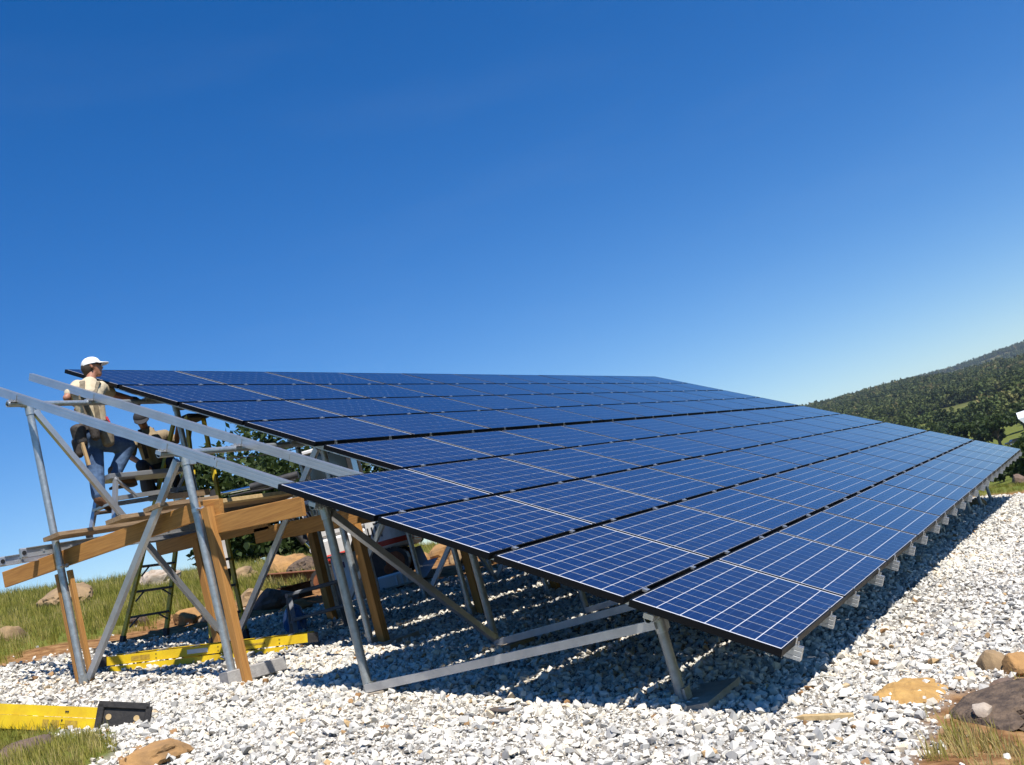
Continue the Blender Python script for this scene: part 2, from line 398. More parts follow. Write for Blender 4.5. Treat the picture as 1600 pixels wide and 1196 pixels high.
pad_c = ramp_(nz_(14), [(.35, (.16, .14, .115)), (.6, (.36, .33, .28))])
far_c = ramp_(nz_(.02, 8), [(.35, (.05, .06, .018)), (.54, (.11, .11, .035)), (.68, (.27, .20, .09))])
c1 = mix_(att_('far'), grass_c, far_c); c2 = mix_(att_('dirt'), c1, dirt_c); c3 = mix_(att_('pad'), c2, pad_c)
Lk.new(c3, b.inputs['Base Color'])
bp = N.new('ShaderNodeBump'); bp.inputs['Strength'].default_value = .8; bp.inputs['Distance'].default_value = .05
Lk.new(nz_(9, 8), bp.inputs['Height']); Lk.new(bp.outputs[0], b.inputs['Normal'])
ground.data.materials.append(m)

# ------------------------------------------------------------------ array constants
TAU = 0.5042; CT, ST = math.cos(TAU), math.sin(TAU)
PU, PV, PW, PH, UPGAP = 1.6651, 1.0284, 1.65, 0.99, 0.085
NCOL = 12
def W(u, v, n): return np.array([u, v * CT - n * ST, v * ST + n * CT])     # array plane -> world
def row_v(r): return r * PV + (UPGAP if r >= 5 else 0)
PX0 = {'A': .39, 'B': .37, 'C': .515, 'D': .45}                # each line of posts starts a little differently
def post_x(l, k): return PX0[l] + 1.885 * k
PIPE_V = {'A': .93, 'B': 3.90, 'C': 5.78, 'D': 8.10}
PIPE_N = -.163
def pipe_yz(l): p = W(0, PIPE_V[l], PIPE_N); return p[1], p[2]

# ------------------------------------------------------------------ solar panels
m = bpy.data.materials.new('solar_cell'); m.use_nodes = True; MATS['solar_cell'] = m
t = m.node_tree; N = t.nodes; Lk = t.links; b = N['Principled BSDF']
uvn = N.new('ShaderNodeTexCoord'); sep = N.new('ShaderNodeSeparateXYZ'); Lk.new(uvn.outputs['UV'], sep.inputs[0])
def mth(op, a, b_=None, c_=None):
    x = N.new('ShaderNodeMath'); x.operation = op
    for i, q in enumerate((a, b_, c_)):
        if q is None: continue
        if isinstance(q, (int, float)): x.inputs[i].default_value = q
        else: Lk.new(q, x.inputs[i])
    return x.outputs[0]
fr = mth('FRACT', mth('MULTIPLY', sep.outputs['Y'], 2.0)); bus = mth('LESS_THAN', mth('ABSOLUTE', mth('SUBTRACT', fr, .5)), .011)
oi = N.new('ShaderNodeObjectInfo'); at = N.new('ShaderNodeAttribute'); at.attribute_name = 'tint'
rnd = mth('FRACT', mth('ADD', oi.outputs['Random'], at.outputs['Fac']))
vo = N.new('ShaderNodeTexVoronoi'); vo.inputs['Scale'].default_value = 9
va = N.new('ShaderNodeVectorMath'); va.operation = 'ADD'; Lk.new(uvn.outputs['UV'], va.inputs[0])
cx = N.new('ShaderNodeCombineXYZ'); Lk.new(mth('MULTIPLY', rnd, 37.0), cx.inputs[0]); Lk.new(mth('MULTIPLY', rnd, 91.0), cx.inputs[1]); Lk.new(cx.outputs[0], va.inputs[1])
Lk.new(va.outputs[0], vo.inputs['Vector'])
sc_ = N.new('ShaderNodeSeparateColor'); Lk.new(vo.outputs['Color'], sc_.inputs[0])
cr = N.new('ShaderNodeValToRGB'); e = cr.color_ramp.elements; e[0].color = (.0055, .0045, .034, 1); e[1].color = (.0048, .0120, .068, 1)
Lk.new(mth('ADD', mth('MULTIPLY', sc_.outputs['Red'], .45), mth('MULTIPLY', rnd, .55)), cr.inputs[0])
mx = N.new('ShaderNodeMix'); mx.data_type = 'RGBA'; mx.inputs['B'].default_value = (.07, .11, .22, 1)
Lk.new(bus, mx.inputs['Factor']); Lk.new(cr.outputs[0], mx.inputs['A']); Lk.new(mx.outputs['Result'], b.inputs['Base Color'])
b.inputs['Roughness'].default_value = .32; b.inputs['Specular IOR Level'].default_value = .3
b.inputs['Coat Weight'].default_value = .8; b.inputs['Coat Roughness'].default_value = .06; b.inputs['Coat IOR'].default_value = 1.36
bs = mat('backsheet', (.78, .78, .79), .5, coat=1.0)

CP_U, CP_V, CS_U, CS_V = .1590, .1605, .1512, .1540
CU0 = (PW - 10 * CP_U) / 2 + (CP_U - CS_U) / 2; CV0 = (PH - 6 * CP_V) / 2 + (CP_V - CS_V) / 2
def quad_uv(me, nq):
    uv = me.uv_layers.new(name='UVMap'); uv.data.foreach_set('uv', np.tile(np.array([0, 0, 1, 0, 1, 1, 0, 1], np.float32), nq))
cell_me = np_mesh('cell', [(0, 0, 0), (CS_U, 0, 0), (CS_U, CS_V, 0), (0, CS_V, 0)], [(0, 1, 2, 3)]); quad_uv(cell_me, 1); cell_me.materials.append(MATS['solar_cell'])
def cells_mesh(k):
    r = np.random.RandomState(50 + k); V = []; F = []
    for i in range(10):
        for j in range(6):
            u, v = CU0 + i * CP_U, CV0 + j * CP_V; o = len(V)
            V += [(u, v, 0), (u + CS_U, v, 0), (u + CS_U, v + CS_V, 0), (u, v + CS_V, 0)]; F.append((o, o + 1, o + 2, o + 3))
    me = np_mesh('cells', V, F, False, {'tint': ('FACE', r.rand(60))}); quad_uv(me, 60); me.materials.append(MATS['solar_cell']); return me
cells_me = [cells_mesh(k) for k in range(6)]
fw = .011
fm = MB(); fm.box((0, 0, -.046), (PW, fw, 0)).box((0, PH - fw, -.046), (PW, PH, 0)).box((0, fw, -.046), (fw, PH - fw, 0)).box((PW - fw, fw, -.046), (PW, PH - fw, 0))
fm.box((fw, fw, -.046), (PW - fw, .034, -.0445)).box((fw, PH - .034, -.046), (PW - fw, PH - fw, -.0445))
frame_me = fm.mesh('frame'); frame_me.materials.append(MATS['black_frame'])
lam_me = MB().box((fw, fw, -.008), (PW - fw, PH - fw, -.0030)).mesh('laminate'); lam_me.materials.append(MATS['backsheet']); lam_me.materials.append(MATS['black_frame']); lam_me.polygons[0].material_index = 1   # rear face coloured dark to deepen the shade under the array
jb_me = MB().box((PW / 2 - .06, PH - .16, -.030), (PW / 2 + .06, PH - .05, -.0085)).mesh('junction_box'); jb_me.materials.append(MATS['rubber'])
ROWN = ['lowest', 'second', 'third', 'fourth', 'fifth', 'sixth', 'seventh', 'eighth', 'topmost']
ORDN = ['first', 'second', 'third', 'fourth', 'fifth', 'sixth', 'seventh', 'eighth', 'ninth', 'tenth', 'eleventh', 'twelfth']
npanel = 0
for r in range(9):
    for c in range(NCOL):
        if r >= 4 and c == 0: continue
        u0, v0 = c * PU + random.uniform(-.002, .002), row_v(r) + random.uniform(-.003, .003)
        R = thing('solar_panel', f'blue solar panel, {ORDN[c if r < 4 else c - 1]} from the bare-rail end in the {ROWN[r]} row up', 'solar panel', W(u0, v0, 0), 'solar panels on the rack')
        R.rotation_euler = (TAU + random.uniform(-.0015, .0015), 0, 0)
        for me_, nm in ((frame_me, 'frame'), (lam_me, 'laminate'), (jb_me, 'junction_box')):
            o = bpy.data.objects.new(nm, me_); COL.objects.link(o); o.parent = R
            if nm == 'laminate': lam = o
        # cells big enough to pick apart are pieces of their own, the rest one mesh
        q = project(np.array([W(u0 + .74, v0 + .42, 0), W(u0 + .74 + CS_U, v0 + .42, 0), W(u0 + .74, v0 + .42 + CS_V, 0)]))
        e1, e2 = q[1] - q[0], q[2] - q[0]; minor = abs(e1[0] * e2[1] - e1[1] * e2[0]) / max(np.linalg.norm(e1), np.linalg.norm(e2))
        if minor >= 9.0:
            for i in range(10):
                for j in range(6):
                    o = bpy.data.objects.new('cell', cell_me); COL.objects.link(o); o.parent = lam
                    o.location = (CU0 + i * CP_U, CV0 + j * CP_V, -.0016)
            npanel += 1
        else:
            o = bpy.data.objects.new('cells', cells_me[(r * 5 + c * 3) % 6]); COL.objects.link(o); o.parent = lam; o.location = (0, 0, -.0016); o['kind'] = 'stuff'
print('panels with separate cells', npanel)

# ------------------------------------------------------------------ rack: posts, pipes, rails, braces
rack = thing('mounting_rack', 'ground-mount rack of galvanised posts, pipes and aluminium rails under the solar panels', 'mounting rack', (0, 0, 0))
RW, RH = .043, .086
def rail_profile():
    a, h, g = RW / 2, RH, .0025
    left = [(-a, 0), (-a, .022), (-a + g, .0235), (-a + g, .028), (-a, .0295), (-a, .058), (-a + g, .0595), (-a + g, .064), (-a, .0655), (-a, h)]
    top = [(-.007, h), (-.007, h - .014), (.007, h - .014), (.007, h)]
    right = [(a, h), (a, .0655), (a - g, .064), (a - g, .0595), (a, .058), (a, .0295), (a - g, .028), (a - g, .0235), (a, .022), (a, 0)]
    return (left + top + right)[::-1]
def rail_mesh(Ln):
    mb = MB(); pr = rail_profile(); n = len(pr)
    vs = [(x, 0, z) for x, z in pr] + [(x, Ln, z) for x, z in pr]
    mb.add(vs, [(i, (i + 1) % n, n + (i + 1) % n, n + i)[::-1] for i in range(n)])
    mb.add(vs, [tuple(range(n)), tuple(range(n, 2 * n))[::-1]])
    # end caps read as an open extrusion: dark hollow set in
    for y in (-.0008, Ln + .0008):
        pass
    me = mb.mesh('rail'); me.materials.append(MATS['rail_metal']); return me
LOW0, LOW1, UP0, UP1 = -.05, row_v(4) + PH + .02, row_v(4) + PH + .032, row_v(8) + PH - .03
rl_me, ru_me = rail_mesh(LOW1 - LOW0), rail_mesh(UP1 - UP0)
mid_me = MB().box((-.022, -.019, -.012), (.022, .019, .004)).tube((0, 0, .002), (0, 0, .012), .007, n=6).mesh('mid_clamp'); mid_me.materials.append(MATS['clamp_metal'])
end_mb = MB().box((-.016, -.004, -.052), (.016, 0, .003)).box((-.016, 0, 0.0), (.016, .009, .003)).box((-.016, -.030, -.052), (.016, -.004, -.046)).tube((0, -.017, -.048), (0, -.017, -.020), .006, n=6)
end_me = end_mb.mesh('end_clamp'); end_me.materials.append(MATS['clamp_metal'])
hole_me = MB().box((-RW / 2 + .006, -.002, .008), (RW / 2 - .006, .0, .05)).mesh('end_opening'); hole_me.materials.append(MATS['galvanised_dull_shaded'])
def put(me, name, parent, loc, rz=0.0, tilt=TAU):
    o = bpy.data.objects.new(name, me); COL.objects.link(o); o.parent = parent; o.location = tuple(map(float, loc)); o.rotation_euler = (tilt, 0, rz); return o
for c in range(NCOL):
    for du in (.315, 1.215):
        u = c * PU + du
        lo = put(rl_me, 'rail', rack, W(u, LOW0 + random.uniform(-.012, .012), -.046 - RH))
        up = put(ru_me, 'rail', rack, W(u, UP0, -.046 - RH))
        def sub(me, nm, par, base, v):                       # sub-part of a rail: rail-local place
            o = bpy.data.objects.new(nm, me); COL.objects.link(o); o.parent = par; o.location = (0, v - base, RH + .046); return o
        sub(end_me, 'end_clamp', lo, LOW0, -.001)
        for r in range(1, 5):
            if c == 0 and r == 4: continue
            sub(mid_me, 'mid_clamp', lo, LOW0, row_v(r) - (PV - PH) / 2)
        if c > 0:
            o = sub(end_me, 'end_clamp', up, UP0, row_v(5) - .001)
            for r in range(6, 9): sub(mid_me, 'mid_clamp', up, UP0, row_v(r) - (PV - PH) / 2)
        # splice between lower and upper rail
        sp = MB().box((-RW / 2 - .004, -.03, .01), (-RW / 2 - .0005, .05, .07)); me = sp.mesh('splice'); me.materials.append(MATS['clamp_metal'])
        o = bpy.data.objects.new('splice', me); COL.objects.link(o); o.parent = up; o.location = (0, -.01, 0)
# pipes that run along the rows
PIPES = {}
for l in 'ABCD':
    y, z = pipe_yz(l)
    PIPES[l] = MB().tube((.235 if l != 'D' else .22, y, z), (20.05, y, z), .030, n=18, hollow=.18).build('pipe', 'galvanised', rack)
# rail feet: bent plates clamped round the pipe under each rail
fb = MB().box((-.085, -.034, -.030), (-.0225, .034, -.026)).box((-.0265, -.034, -.030), (-.0225, .034, .045)).box((-.085, -.036, -.030), (-.081, .036, -.062))
for x_ in (-.066, -.046): fb.tube((x_, -.018, -.030), (x_, -.018, -.012), .007, n=6).tube((x_, .018, -.030), (x_, .018, -.012), .007, n=6)
foot_me = fb.mesh('rail_foot'); foot_me.materials.append(MATS['clamp_metal'])
for c in range(NCOL):
    for du in (.315, 1.215):
        for l in 'ABCD':
            put(foot_me, 'rail_foot', PIPES[l], W(c * PU + du, PIPE_V[l], -.046 - RH + .030))
# posts
def post_base(l, k):
    y, z = pipe_yz(l); x = post_x(l, k); return np.array([x, y, float(ground_z(x, y))])
tee = MB().tube((-.075, 0, 0), (.075, 0, 0), .0375, n=16).tube((0, 0, -.025), (0, 0, -.12), .043, n=16).tube((.045, -.045, -.005), (.045, .045, -.005), .008, n=6)
tee.box((.03, -.012, -.115), (.115, .012, -.035))
tee_me = tee.mesh('tee_fitting'); tee_me.materials.append(MATS['galvanised'])
for l in 'ABCD':
    y, z = pipe_yz(l)
    for k in range(11):
        bse = post_base(l, k)
        p = MB().tube(bse - [0, 0, .15], (post_x(l, k), y, z - .02), .0365, n=18).build('post', 'galvanised' if l in 'CD' else 'galvanised_dull_shaded', rack)  # A and B posts: shade under the panels put into a darker zinc
        o = bpy.data.objects.new('tee_fitting', tee_me); COL.objects.link(o); o.parent = p; o.location = (post_x(l, k), y, z)
        ft = MB().tube(bse + [0, 0, .0], bse + [0, 0, .055], .044, n=14).box(bse + [-.05, -.055, .0], bse + [.05, -.038, .09]).build('base_clamp', 'galvanised_dull_shaded', p)
# braces
def brace(p, q, w_=.058, h=.040, m_='aluminium', up=(0, 0, 1)):
    a, b_, tk = w_ / 2, h / 2, .006
    ell = [(-a, -b_), (a, -b_), (a, b_), (a - tk, b_), (a - tk, -b_ + tk), (-a, -b_ + tk)]
    return MB().beam(p, q, w_, h, up).build('brace', m_, rack)
for k in range(11):
    yA, zA = pipe_yz('A'); yB, zB = pipe_yz('B'); yC, zC = pipe_yz('C'); yD, zD = pipe_yz('D')
    brace(np.array([post_x('A', k) - .05, yA + .01, zA - .055]), post_base('B', k) + [-.05, -.02, .05], .036, .062)
    brace(np.array([post_x('C', k) - .06, yC + .03, zC - .06]), post_base('D', k) + [.03, -.06, .04], .045, .066)
    if k in (0, 3, 6, 9):
        for l, yy, zz in (('B', yB, zB), ('D', yD, zD)):
            brace(np.array([post_x(l, k) + .05, yy - .01, zz - .085]), post_base(l, k + 1) + [-.03, -.03, .08], .045, .062)

# ------------------------------------------------------------------ gravel
def crushed_stone(seed):
    r = np.random.RandomState(seed); bm = bmesh.new()
    P = r.uniform(-1, 1, (13, 3)); P /= np.maximum(1, np.linalg.norm(P, axis=1, keepdims=True) ** .6)
    P *= np.array([1.0, r.uniform(.6, .85), r.uniform(.48, .78)])
    for p in P: bm.verts.new(p)
    res = bmesh.ops.convex_hull(bm, input=bm.verts)
    bmesh.ops.delete(bm, geom=[v for v in bm.verts if not v.link_faces], context='VERTS')
    me = bpy.data.meshes.new('stone'); bm.to_mesh(me); bm.free(); return me
stones = [proto('stone', crushed_stone(100 + i), 'gravel') for i in range(12)]
def jgrid(x0, x1, y0, y1, p):
    X, Y = np.meshgrid(np.arange(x0, x1, p), np.arange(y0, y1, p)); X = X.ravel(); Y = Y.ravel()
    return X + rng.uniform(-.6, .6, X.size) * p, Y + rng.uniform(-.6, .6, X.size) * p
def in_view(x, y, z, m_=120):
    P = np.stack([x, y, z], 1); c = (P - CAM) @ MW.T; d = np.maximum(c[:, 2], .01)
    px = 800 + FPX * c[:, 0] / d; py = 598 + FPX * c[:, 1] / d
    return (c[:, 2] > .3) & (px > -m_ - 300) & (px < 1600 + m_ + 200) & (py < 1196 + 260) & (py > 300)
allp = []
for (x0, x1, y0, y1, p, smin, smax) in ((-2.4, 3.0, -2.2, 6.0, .038, .013, .050), (-2.0, 2.2, -1.6, 6.0, .028, .008, .018), (-1, 7, 3.5, 10, .048, .017, .048), (3.0, 10, -3, 6, .047, .017, .048), (6.5, 21.8, -4, 9, .070, .028, .058)):
    X, Y = jgrid(x0, x1, y0, y1, p); s = pad_s(X, Y); d = np.hypot(X - CAM[0], Y - CAM[1])
    keep = (s + rng.uniform(-.10, .10, X.size) > 0); X, Y = X[keep], Y[keep]; Z = ground_z(X, Y)
    k2 = in_view(X, Y, Z); X, Y, Z = X[k2], Y[k2], Z[k2]
    sc = smin + (smax - smin) * rng.rand(X.size) ** 3.0
    allp.append(np.stack([X, Y, Z + sc * rng.uniform(-.1, .70, X.size), sc], 1))
# strays in the soil strips round the pad
X, Y = jgrid(-2, 13, -1.5, 13, .16); k3 = (pad_s(X, Y) < .05) & (dirt_s(X, Y) > -.15) & (rng.rand(X.size) < .35 * np.exp(np.clip(pad_s(X, Y), -9, 0) * 1.3)); X, Y = X[k3], Y[k3]
sc = rng.uniform(.014, .045, X.size); allp.append(np.stack([X, Y, ground_z(X, Y) + sc * .2, sc], 1))
G = np.concatenate(allp); n = len(G)
pil = .6 + .4 * vnoise(G[:, 0], G[:, 1], 2.2, 4)
rot = np.stack([rng.uniform(-.6, .6, n), rng.uniform(-.6, .6, n), rng.uniform(0, 6.28, n)], 1)
tint = np.clip(rng.beta(2.2, 1.6, n) * .86 + .10 * vnoise(G[:, 0], G[:, 1], 1.1, 8) + (rng.rand(n) < .05) * .3, 0, 1)
scatter('gravel', G[:, :3], rot, np.repeat(G[:, 3:4], 3, 1), rng.randint(0, 12, n), tint, stones, 'loose white crushed stone spread round and under the array', 'gravel')
print('stones', n)

# ------------------------------------------------------------------ grass
def tuft(seed, nb, h, spread, wd):
    r = np.random.RandomState(seed); V = []; F = []
    for i in range(nb):
        a = r.uniform(0, 6.28); p = np.array([r.uniform(-spread, spread), r.uniform(-spread, spread), 0]); hh = h * r.uniform(.5, 1.1)
        dr = np.array([math.cos(a), math.sin(a), 0]) * hh * r.uniform(.1, .55); s = np.array([-math.sin(a), math.cos(a), 0]) * wd
        o = len(V); mid = p + dr * .4 + np.array([0, 0, hh * .6]); top = p + dr + np.array([0, 0, hh])
        V += [p - s, p + s, mid + s * .7, mid - s * .7, top]; F += [(o, o + 1, o + 2, o + 3), (o + 3, o + 2, o + 4, o + 4)]
    me = bpy.data.meshes.new('tuft'); me.from_pydata([tuple(v) for v in V], [], [f if f[3] != f[2] else f[:3] for f in F]); me.update(); return me
tufts = [proto('tuft', tuft(i, 14, 1.0, .30, .022), 'grass_blade') for i in range(5)] + [proto('tuft', tuft(20 + i, 7, 1.35, .22, .012), 'grass_blade') for i in range(3)]
gp = []
def grass_zone(X, Y, h0, h1, ti=0.0):
    k = (pad_s(X, Y) < -.05) & (dirt_s(X, Y) + rng.uniform(-.5, .3, X.size) < 0); X, Y = X[k], Y[k]; Z = ground_z(X, Y)
    k = in_view(X, Y, Z); X, Y, Z = X[k], Y[k], Z[k]
    h = rng.uniform(h0, h1, X.size) * (1 + .3 * vnoise(X, Y, .8, 2)); gp.append(np.stack([X, Y, Z - .01, h, np.full(X.size, ti)], 1))
X, Y = jgrid(-1, 14, 8.5, 22, .15); grass_zone(X, Y, .10, .26)
X, Y = jgrid(5, 34, 20, 42, .30); grass_zone(X, Y, .16, .34)
X, Y = jgrid(14, 40, 6, 21, .30); grass_zone(X, Y, .14, .30)
X, Y = jgrid(20.5, 48, -8, 6.5, .24); grass_zone(X, Y, .07, .16, -.12)
X, Y = jgrid(-3.2, -.6, 3.2, 7.5, .06); grass_zone(X, Y, .04, .13, -.08)
X, Y = jgrid(-1.2, 1.6, -2.4, -.5, .05)
k = (pad_s(X, Y) < -.08) & (np.hypot((X - .40) / .62, (Y + 1.02) / .40) > 1) & (vnoise(X, Y, 3.0, 2) + .5 * vnoise(X, Y, 9.0, 4) > .10) & (rng.rand(X.size) < .6); X, Y = X[k], Y[k]; gp.append(np.stack([X, Y, ground_z(X, Y) - .01, rng.uniform(.03, .15, X.size), np.full(X.size, .26)], 1))
G = np.concatenate(gp); n = len(G)
patch = vnoise(G[:, 0], G[:, 1], .45, 1) * .22
tint = np.clip(.52 + G[:, 4] + patch + rng.normal(0, .20, n), 0, 1)
idx = np.where(rng.rand(n) < .85, rng.randint(0, 5, n), rng.randint(5, 8, n))
scatter('grass', G[:, :3], np.stack([np.zeros(n), np.zeros(n), rng.uniform(0, 6.28, n)], 1), np.stack([G[:, 3] * .9 + .03] * 2 + [G[:, 3]], 1), idx, tint, tufts, 'sunlit yellow-green wild grass covering the slopes', 'grass')
print('tufts', n)

# ------------------------------------------------------------------ rocks
def rock(name, m_, label, at, size, seed, rz=0.0, rough=.22, sub=3, flat=.0, group=None, sink=.3):
    bm = bmesh.new(); bmesh.ops.create_icosphere(bm, subdivisions=sub, radius=1.0); off = Vector((seed * 3.7, seed * 1.3, seed * 7.1))
    for v in bm.verts:
        c = v.co.copy(); d = 1 + rough * mnoise.noise(c * 1.1 + off) * 1.6 + rough * .7 * mnoise.noise(c * 2.7 + off) + rough * .42 * mnoise.noise(c * 6.0 + off) + rough * .22 * mnoise.noise(c * 13.0 + off) + (rough * .16 * mnoise.noise(c * 24.0 + off) + rough * .10 * mnoise.noise(c * 45.0 + off) if sub > 4 else 0)
        q = c * d
        for k in range(7):                                  # knock off a few planes so it breaks like stone
            nrm = Vector((mnoise.noise(off + Vector((k, 0, 0)) * 9.1), mnoise.noise(off + Vector((0, k, 0)) * 7.7), .6 * mnoise.noise(off + Vector((0, 0, k)) * 5.3) + .15)).normalized()
            ex = q.dot(nrm) - .78
            if ex > 0: q -= nrm * ex * .8
        v.co = Vector((q.x * size[0], q.y * size[1], q.z * size[2]))
    me = bpy.data.meshes.new(name); bm.to_mesh(me); bm.free(); me.polygons.foreach_set('use_smooth', [False] * len(me.polygons))
    me.materials.append(MATS[m_]); o = bpy.data.objects.new(name, me); COL.objects.link(o)
    o.location = (float(at[0]), float(at[1]), float(at[2]) + size[2] * (1 - 2 * sink) * .8); o.rotation_euler = (0, 0, rz)
    return tag(o, label, 'rock', group)
def far_pt(px, py, r_):
    """on the terrain at horizontal range r_ in the direction of a photo pixel"""
    d = ray(px, py); h = math.hypot(d[0], d[1]); x, y = CAM[0] + d[0] / h * r_, CAM[1] + d[1] / h * r_; return np.array([x, y, float(ground_z(x, y))])
def gpt(px, py):
    """photo pixel -> the real (bumpy) ground, marching along the ray"""
    d = ray(px, py); d = d / np.linalg.norm(d); s = 3.0
    for _ in range(4000):
        P = CAM + d * s
        if P[2] < float(ground_z(P[0], P[1])): break
        s += .02 + s * .002
    return CAM + d * s
rock('boulder', 'rock_dark', 'large dark lumpy boulder half sunk beside the orange soil patch', np.array([.40, -1.02, -.78]), (.66, .40, .26), 3, .3, .50, 5, sink=.40)
rock('pebble', 'rock_pale', 'pale fist-sized stone lying on top of the large dark boulder', np.array([.16, -.92, -.56]), (.075, .055, .045), 9, .4, .2, 3, sink=.2)
P = gpt(1554, 1046); rock('rock', 'rock_tan', 'tan rounded rock at the gravel edge above the dark boulder', P, (.15, .10, .10), 5, .6, .16, 4)
P = gpt(1588, 1052); rock('rock', 'rock_orange', 'orange rock touching the tan rock at the gravel edge', P + [0, -.03, 0], (.13, .11, .10), 6, .2, .16, 4)
P = gpt(1570, 1085); rock('rock', 'rock_brown', 'dark brown rock between the orange rock and the large boulder', P, (.16, .10, .07), 16, .2, .2, 4)
P = atd(30, 1216, 7.2); rock('boulder', 'rock_brown', 'brown grassy boulder under the yellow ladder with the black top cap', [P[0], P[1], float(ground_z(P[0], P[1])) - .16], (.34, .28, .18), 8, .3, .22, 4)
P = gpt(240, 1192); rock('rock', 'rock_orange', 'rust-orange rock in the grass below the black ladder cap', P, (.24, .17, .10), 11, -.3, .2, 4)
P = gpt(108, 948); rock('boulder', 'rock_tan', 'broad tan boulder in the hillside grass left of the pipe posts', P, (.72, .5, .34), 12, .5, .24, 4)
P = gpt(18, 1000); rock('rock', 'rock_tan', 'small tan rock low in the grass by the red soil', P, (.24, .2, .17), 13, .2, .24, 3)
P = gpt(252, 918); rock('rock', 'rock_pale', 'pale tan rock seen between the rails of the tall yellow stepladder', P, (.62, .45, .34), 14, .1, .24, 4)
P = gpt(70, 905); rock('rock', 'rock_brown', 'low weathered brown outcrop near the crest of the grassy slope', P, (1.3, .8, .32), 19, .1, .3, 4)
P = gpt(446, 898); rock('boulder', 'rock_orange', 'big yellowish boulder behind the rusty steel beam', P, (.62, .5, .36), 15, .4, .30, 4)
P = gpt(492, 896); rock('boulder', 'rock_dark', 'black boulder leaning on the big yellowish boulder', P + [-.6, -.3, 0], (.52, .42, .30), 25, .4, .26, 4)
for i, (px, py, s_, m_, lb) in enumerate(((640, 874, .28, 'rock_tan', 'tan rock at the excavator end of the rock row'), (662, 880, .24, 'rock_orange', 'orange rock second in the row behind the cartons'),
        (690, 872, .33, 'rock_orange', 'largest yellow rock of the row behind the cartons'), (716, 880, .24, 'rock_tan', 'tan rock past the largest yellow rock of the row'),
        (742, 872, .29, 'rock_tan', 'tan rock near the wooden prop in the row behind the cartons'), (772, 880, .25, 'rock_orange', 'orange rock at the far end of the row behind the cartons'))):
    P = gpt(px, py); rock('rock', m_, lb, P, (s_, s_ * .8, s_ * .8), 30 + i, i, .2, 3, group='rocks rowed behind the cartons')
for i, (px, py, s_, m_, lb) in enumerate(((300, 972, .30, 'rock_orange', 'orange clod-like rock on the red soil by the stepladder foot'), (330, 968, .26, 'rock_pale', 'pale flat rock on the red soil by the stepladder'),
        (395, 945, .34, 'rock_tan', 'tan rock at the soil edge beside the slanting brace'), (430, 948, .36, 'rock_brown', 'brown rock below the small rusty angle'),
        (462, 955, .22, 'rock_orange', 'orange rock just behind the grey step stool'), (380, 905, .4, 'rock_tan', 'tan rock on the grass under the wooden ledger'),
        (345, 945, .18, 'rock_tan', 'small tan rock against the stepladder rear rail'), (215, 978, .22, 'rock_brown', 'dark brown rock in the shade behind the stepladder steps'))):
    P = gpt(px, py); rock('rock', m_, lb, P, (s_, s_ * .75, s_ * .6), 50 + i, i * .7, .28, 3)
P = gpt(1597, 778); rock('boulder', 'rock_brown', 'dark round boulder on the meadow beyond the far end of the array', far_pt(1598, 770, 37), (.26, .24, .32), 61, 0, .16, 4)
P = gpt(1548, 792); rock('rock', 'rock_orange', 'rust-red rock at the far end of the gravel pad', P + [.6, .3, 0], (.22, .2, .15), 62, 0, .25, 3)
# mound of orange soil by the boulder
bm = bmesh.new(); c0 = gpt(1424, 1086); Rg = 46
Xs = np.linspace(-.62, .62, Rg); vm = {}
for i, a in enumerate(Xs):
    for j, bb in enumerate(Xs):
        x, y = c0[0] + a * .62, c0[1] + bb * .40; d = math.hypot(a / .55, bb / .52) + .22 * float(vnoise(x, y, 5.5, 6)) + .12 * float(vnoise(x, y, 15, 2))
        vm[i, j] = bm.verts.new((x, y, float(ground_z(x, y)) + .062 * (1 - abs(d) ** 1.5) + .010 * float(vnoise(x, y, 22, 3)) - .004))
for i in range(Rg - 1):
    for j in range(Rg - 1):
        q = [vm[i, j], vm[i + 1, j], vm[i + 1, j + 1], vm[i, j + 1]]
        if sum(math.hypot(Xs[i] / .55, Xs[j] / .52) < 1.25 for _ in (0,)) and math.hypot(Xs[i] / .55, Xs[j] / .52) < 1.15: bm.faces.new(q)
bmesh.ops.delete(bm, geom=[v for v in bm.verts if not v.link_faces], context='VERTS')
me = bpy.data.meshes.new('soil_mound'); bm.to_mesh(me); bm.free(); me.materials.append(MATS['soil_orange'])
o = bpy.data.objects.new('soil_mound', me); COL.objects.link(o); tag(o, 'low patch of orange soil spilled over the gravel by the dark boulder', 'soil')

# ------------------------------------------------------------------ trees
def leaf_cloud(r, centres, radii, per, leaf, flat=.75):
    """leaf quads spread through round clumps"""
    C_ = np.repeat(centres, per, 0); Rr = np.repeat(radii, per); n = len(C_)
    d = r.normal(size=(n, 3)); d /= np.linalg.norm(d, axis=1, keepdims=True)
    p = C_ + d * (Rr * r.rand(n) ** .45)[:, None] * np.array([1, 1, flat])
    a = r.normal(size=(n, 3)); a /= np.linalg.norm(a, axis=1, keepdims=True); b_ = np.cross(a, r.normal(size=(n, 3))); b_ /= np.linalg.norm(b_, axis=1, keepdims=True)
    s = leaf * r.uniform(.6, 1.25, n)[:, None]; V = np.stack([p - a * s, p - b_ * s * .55, p + a * s, p + b_ * s * .55], 1).reshape(-1, 3)
    return V, np.arange(len(V)).reshape(-1, 4), np.clip(r.normal(.5, .22, n) + .25 * (p[:, 2] - p[:, 2].mean()) / (p[:, 2].std() + 1e-6) * .4, 0, 1)
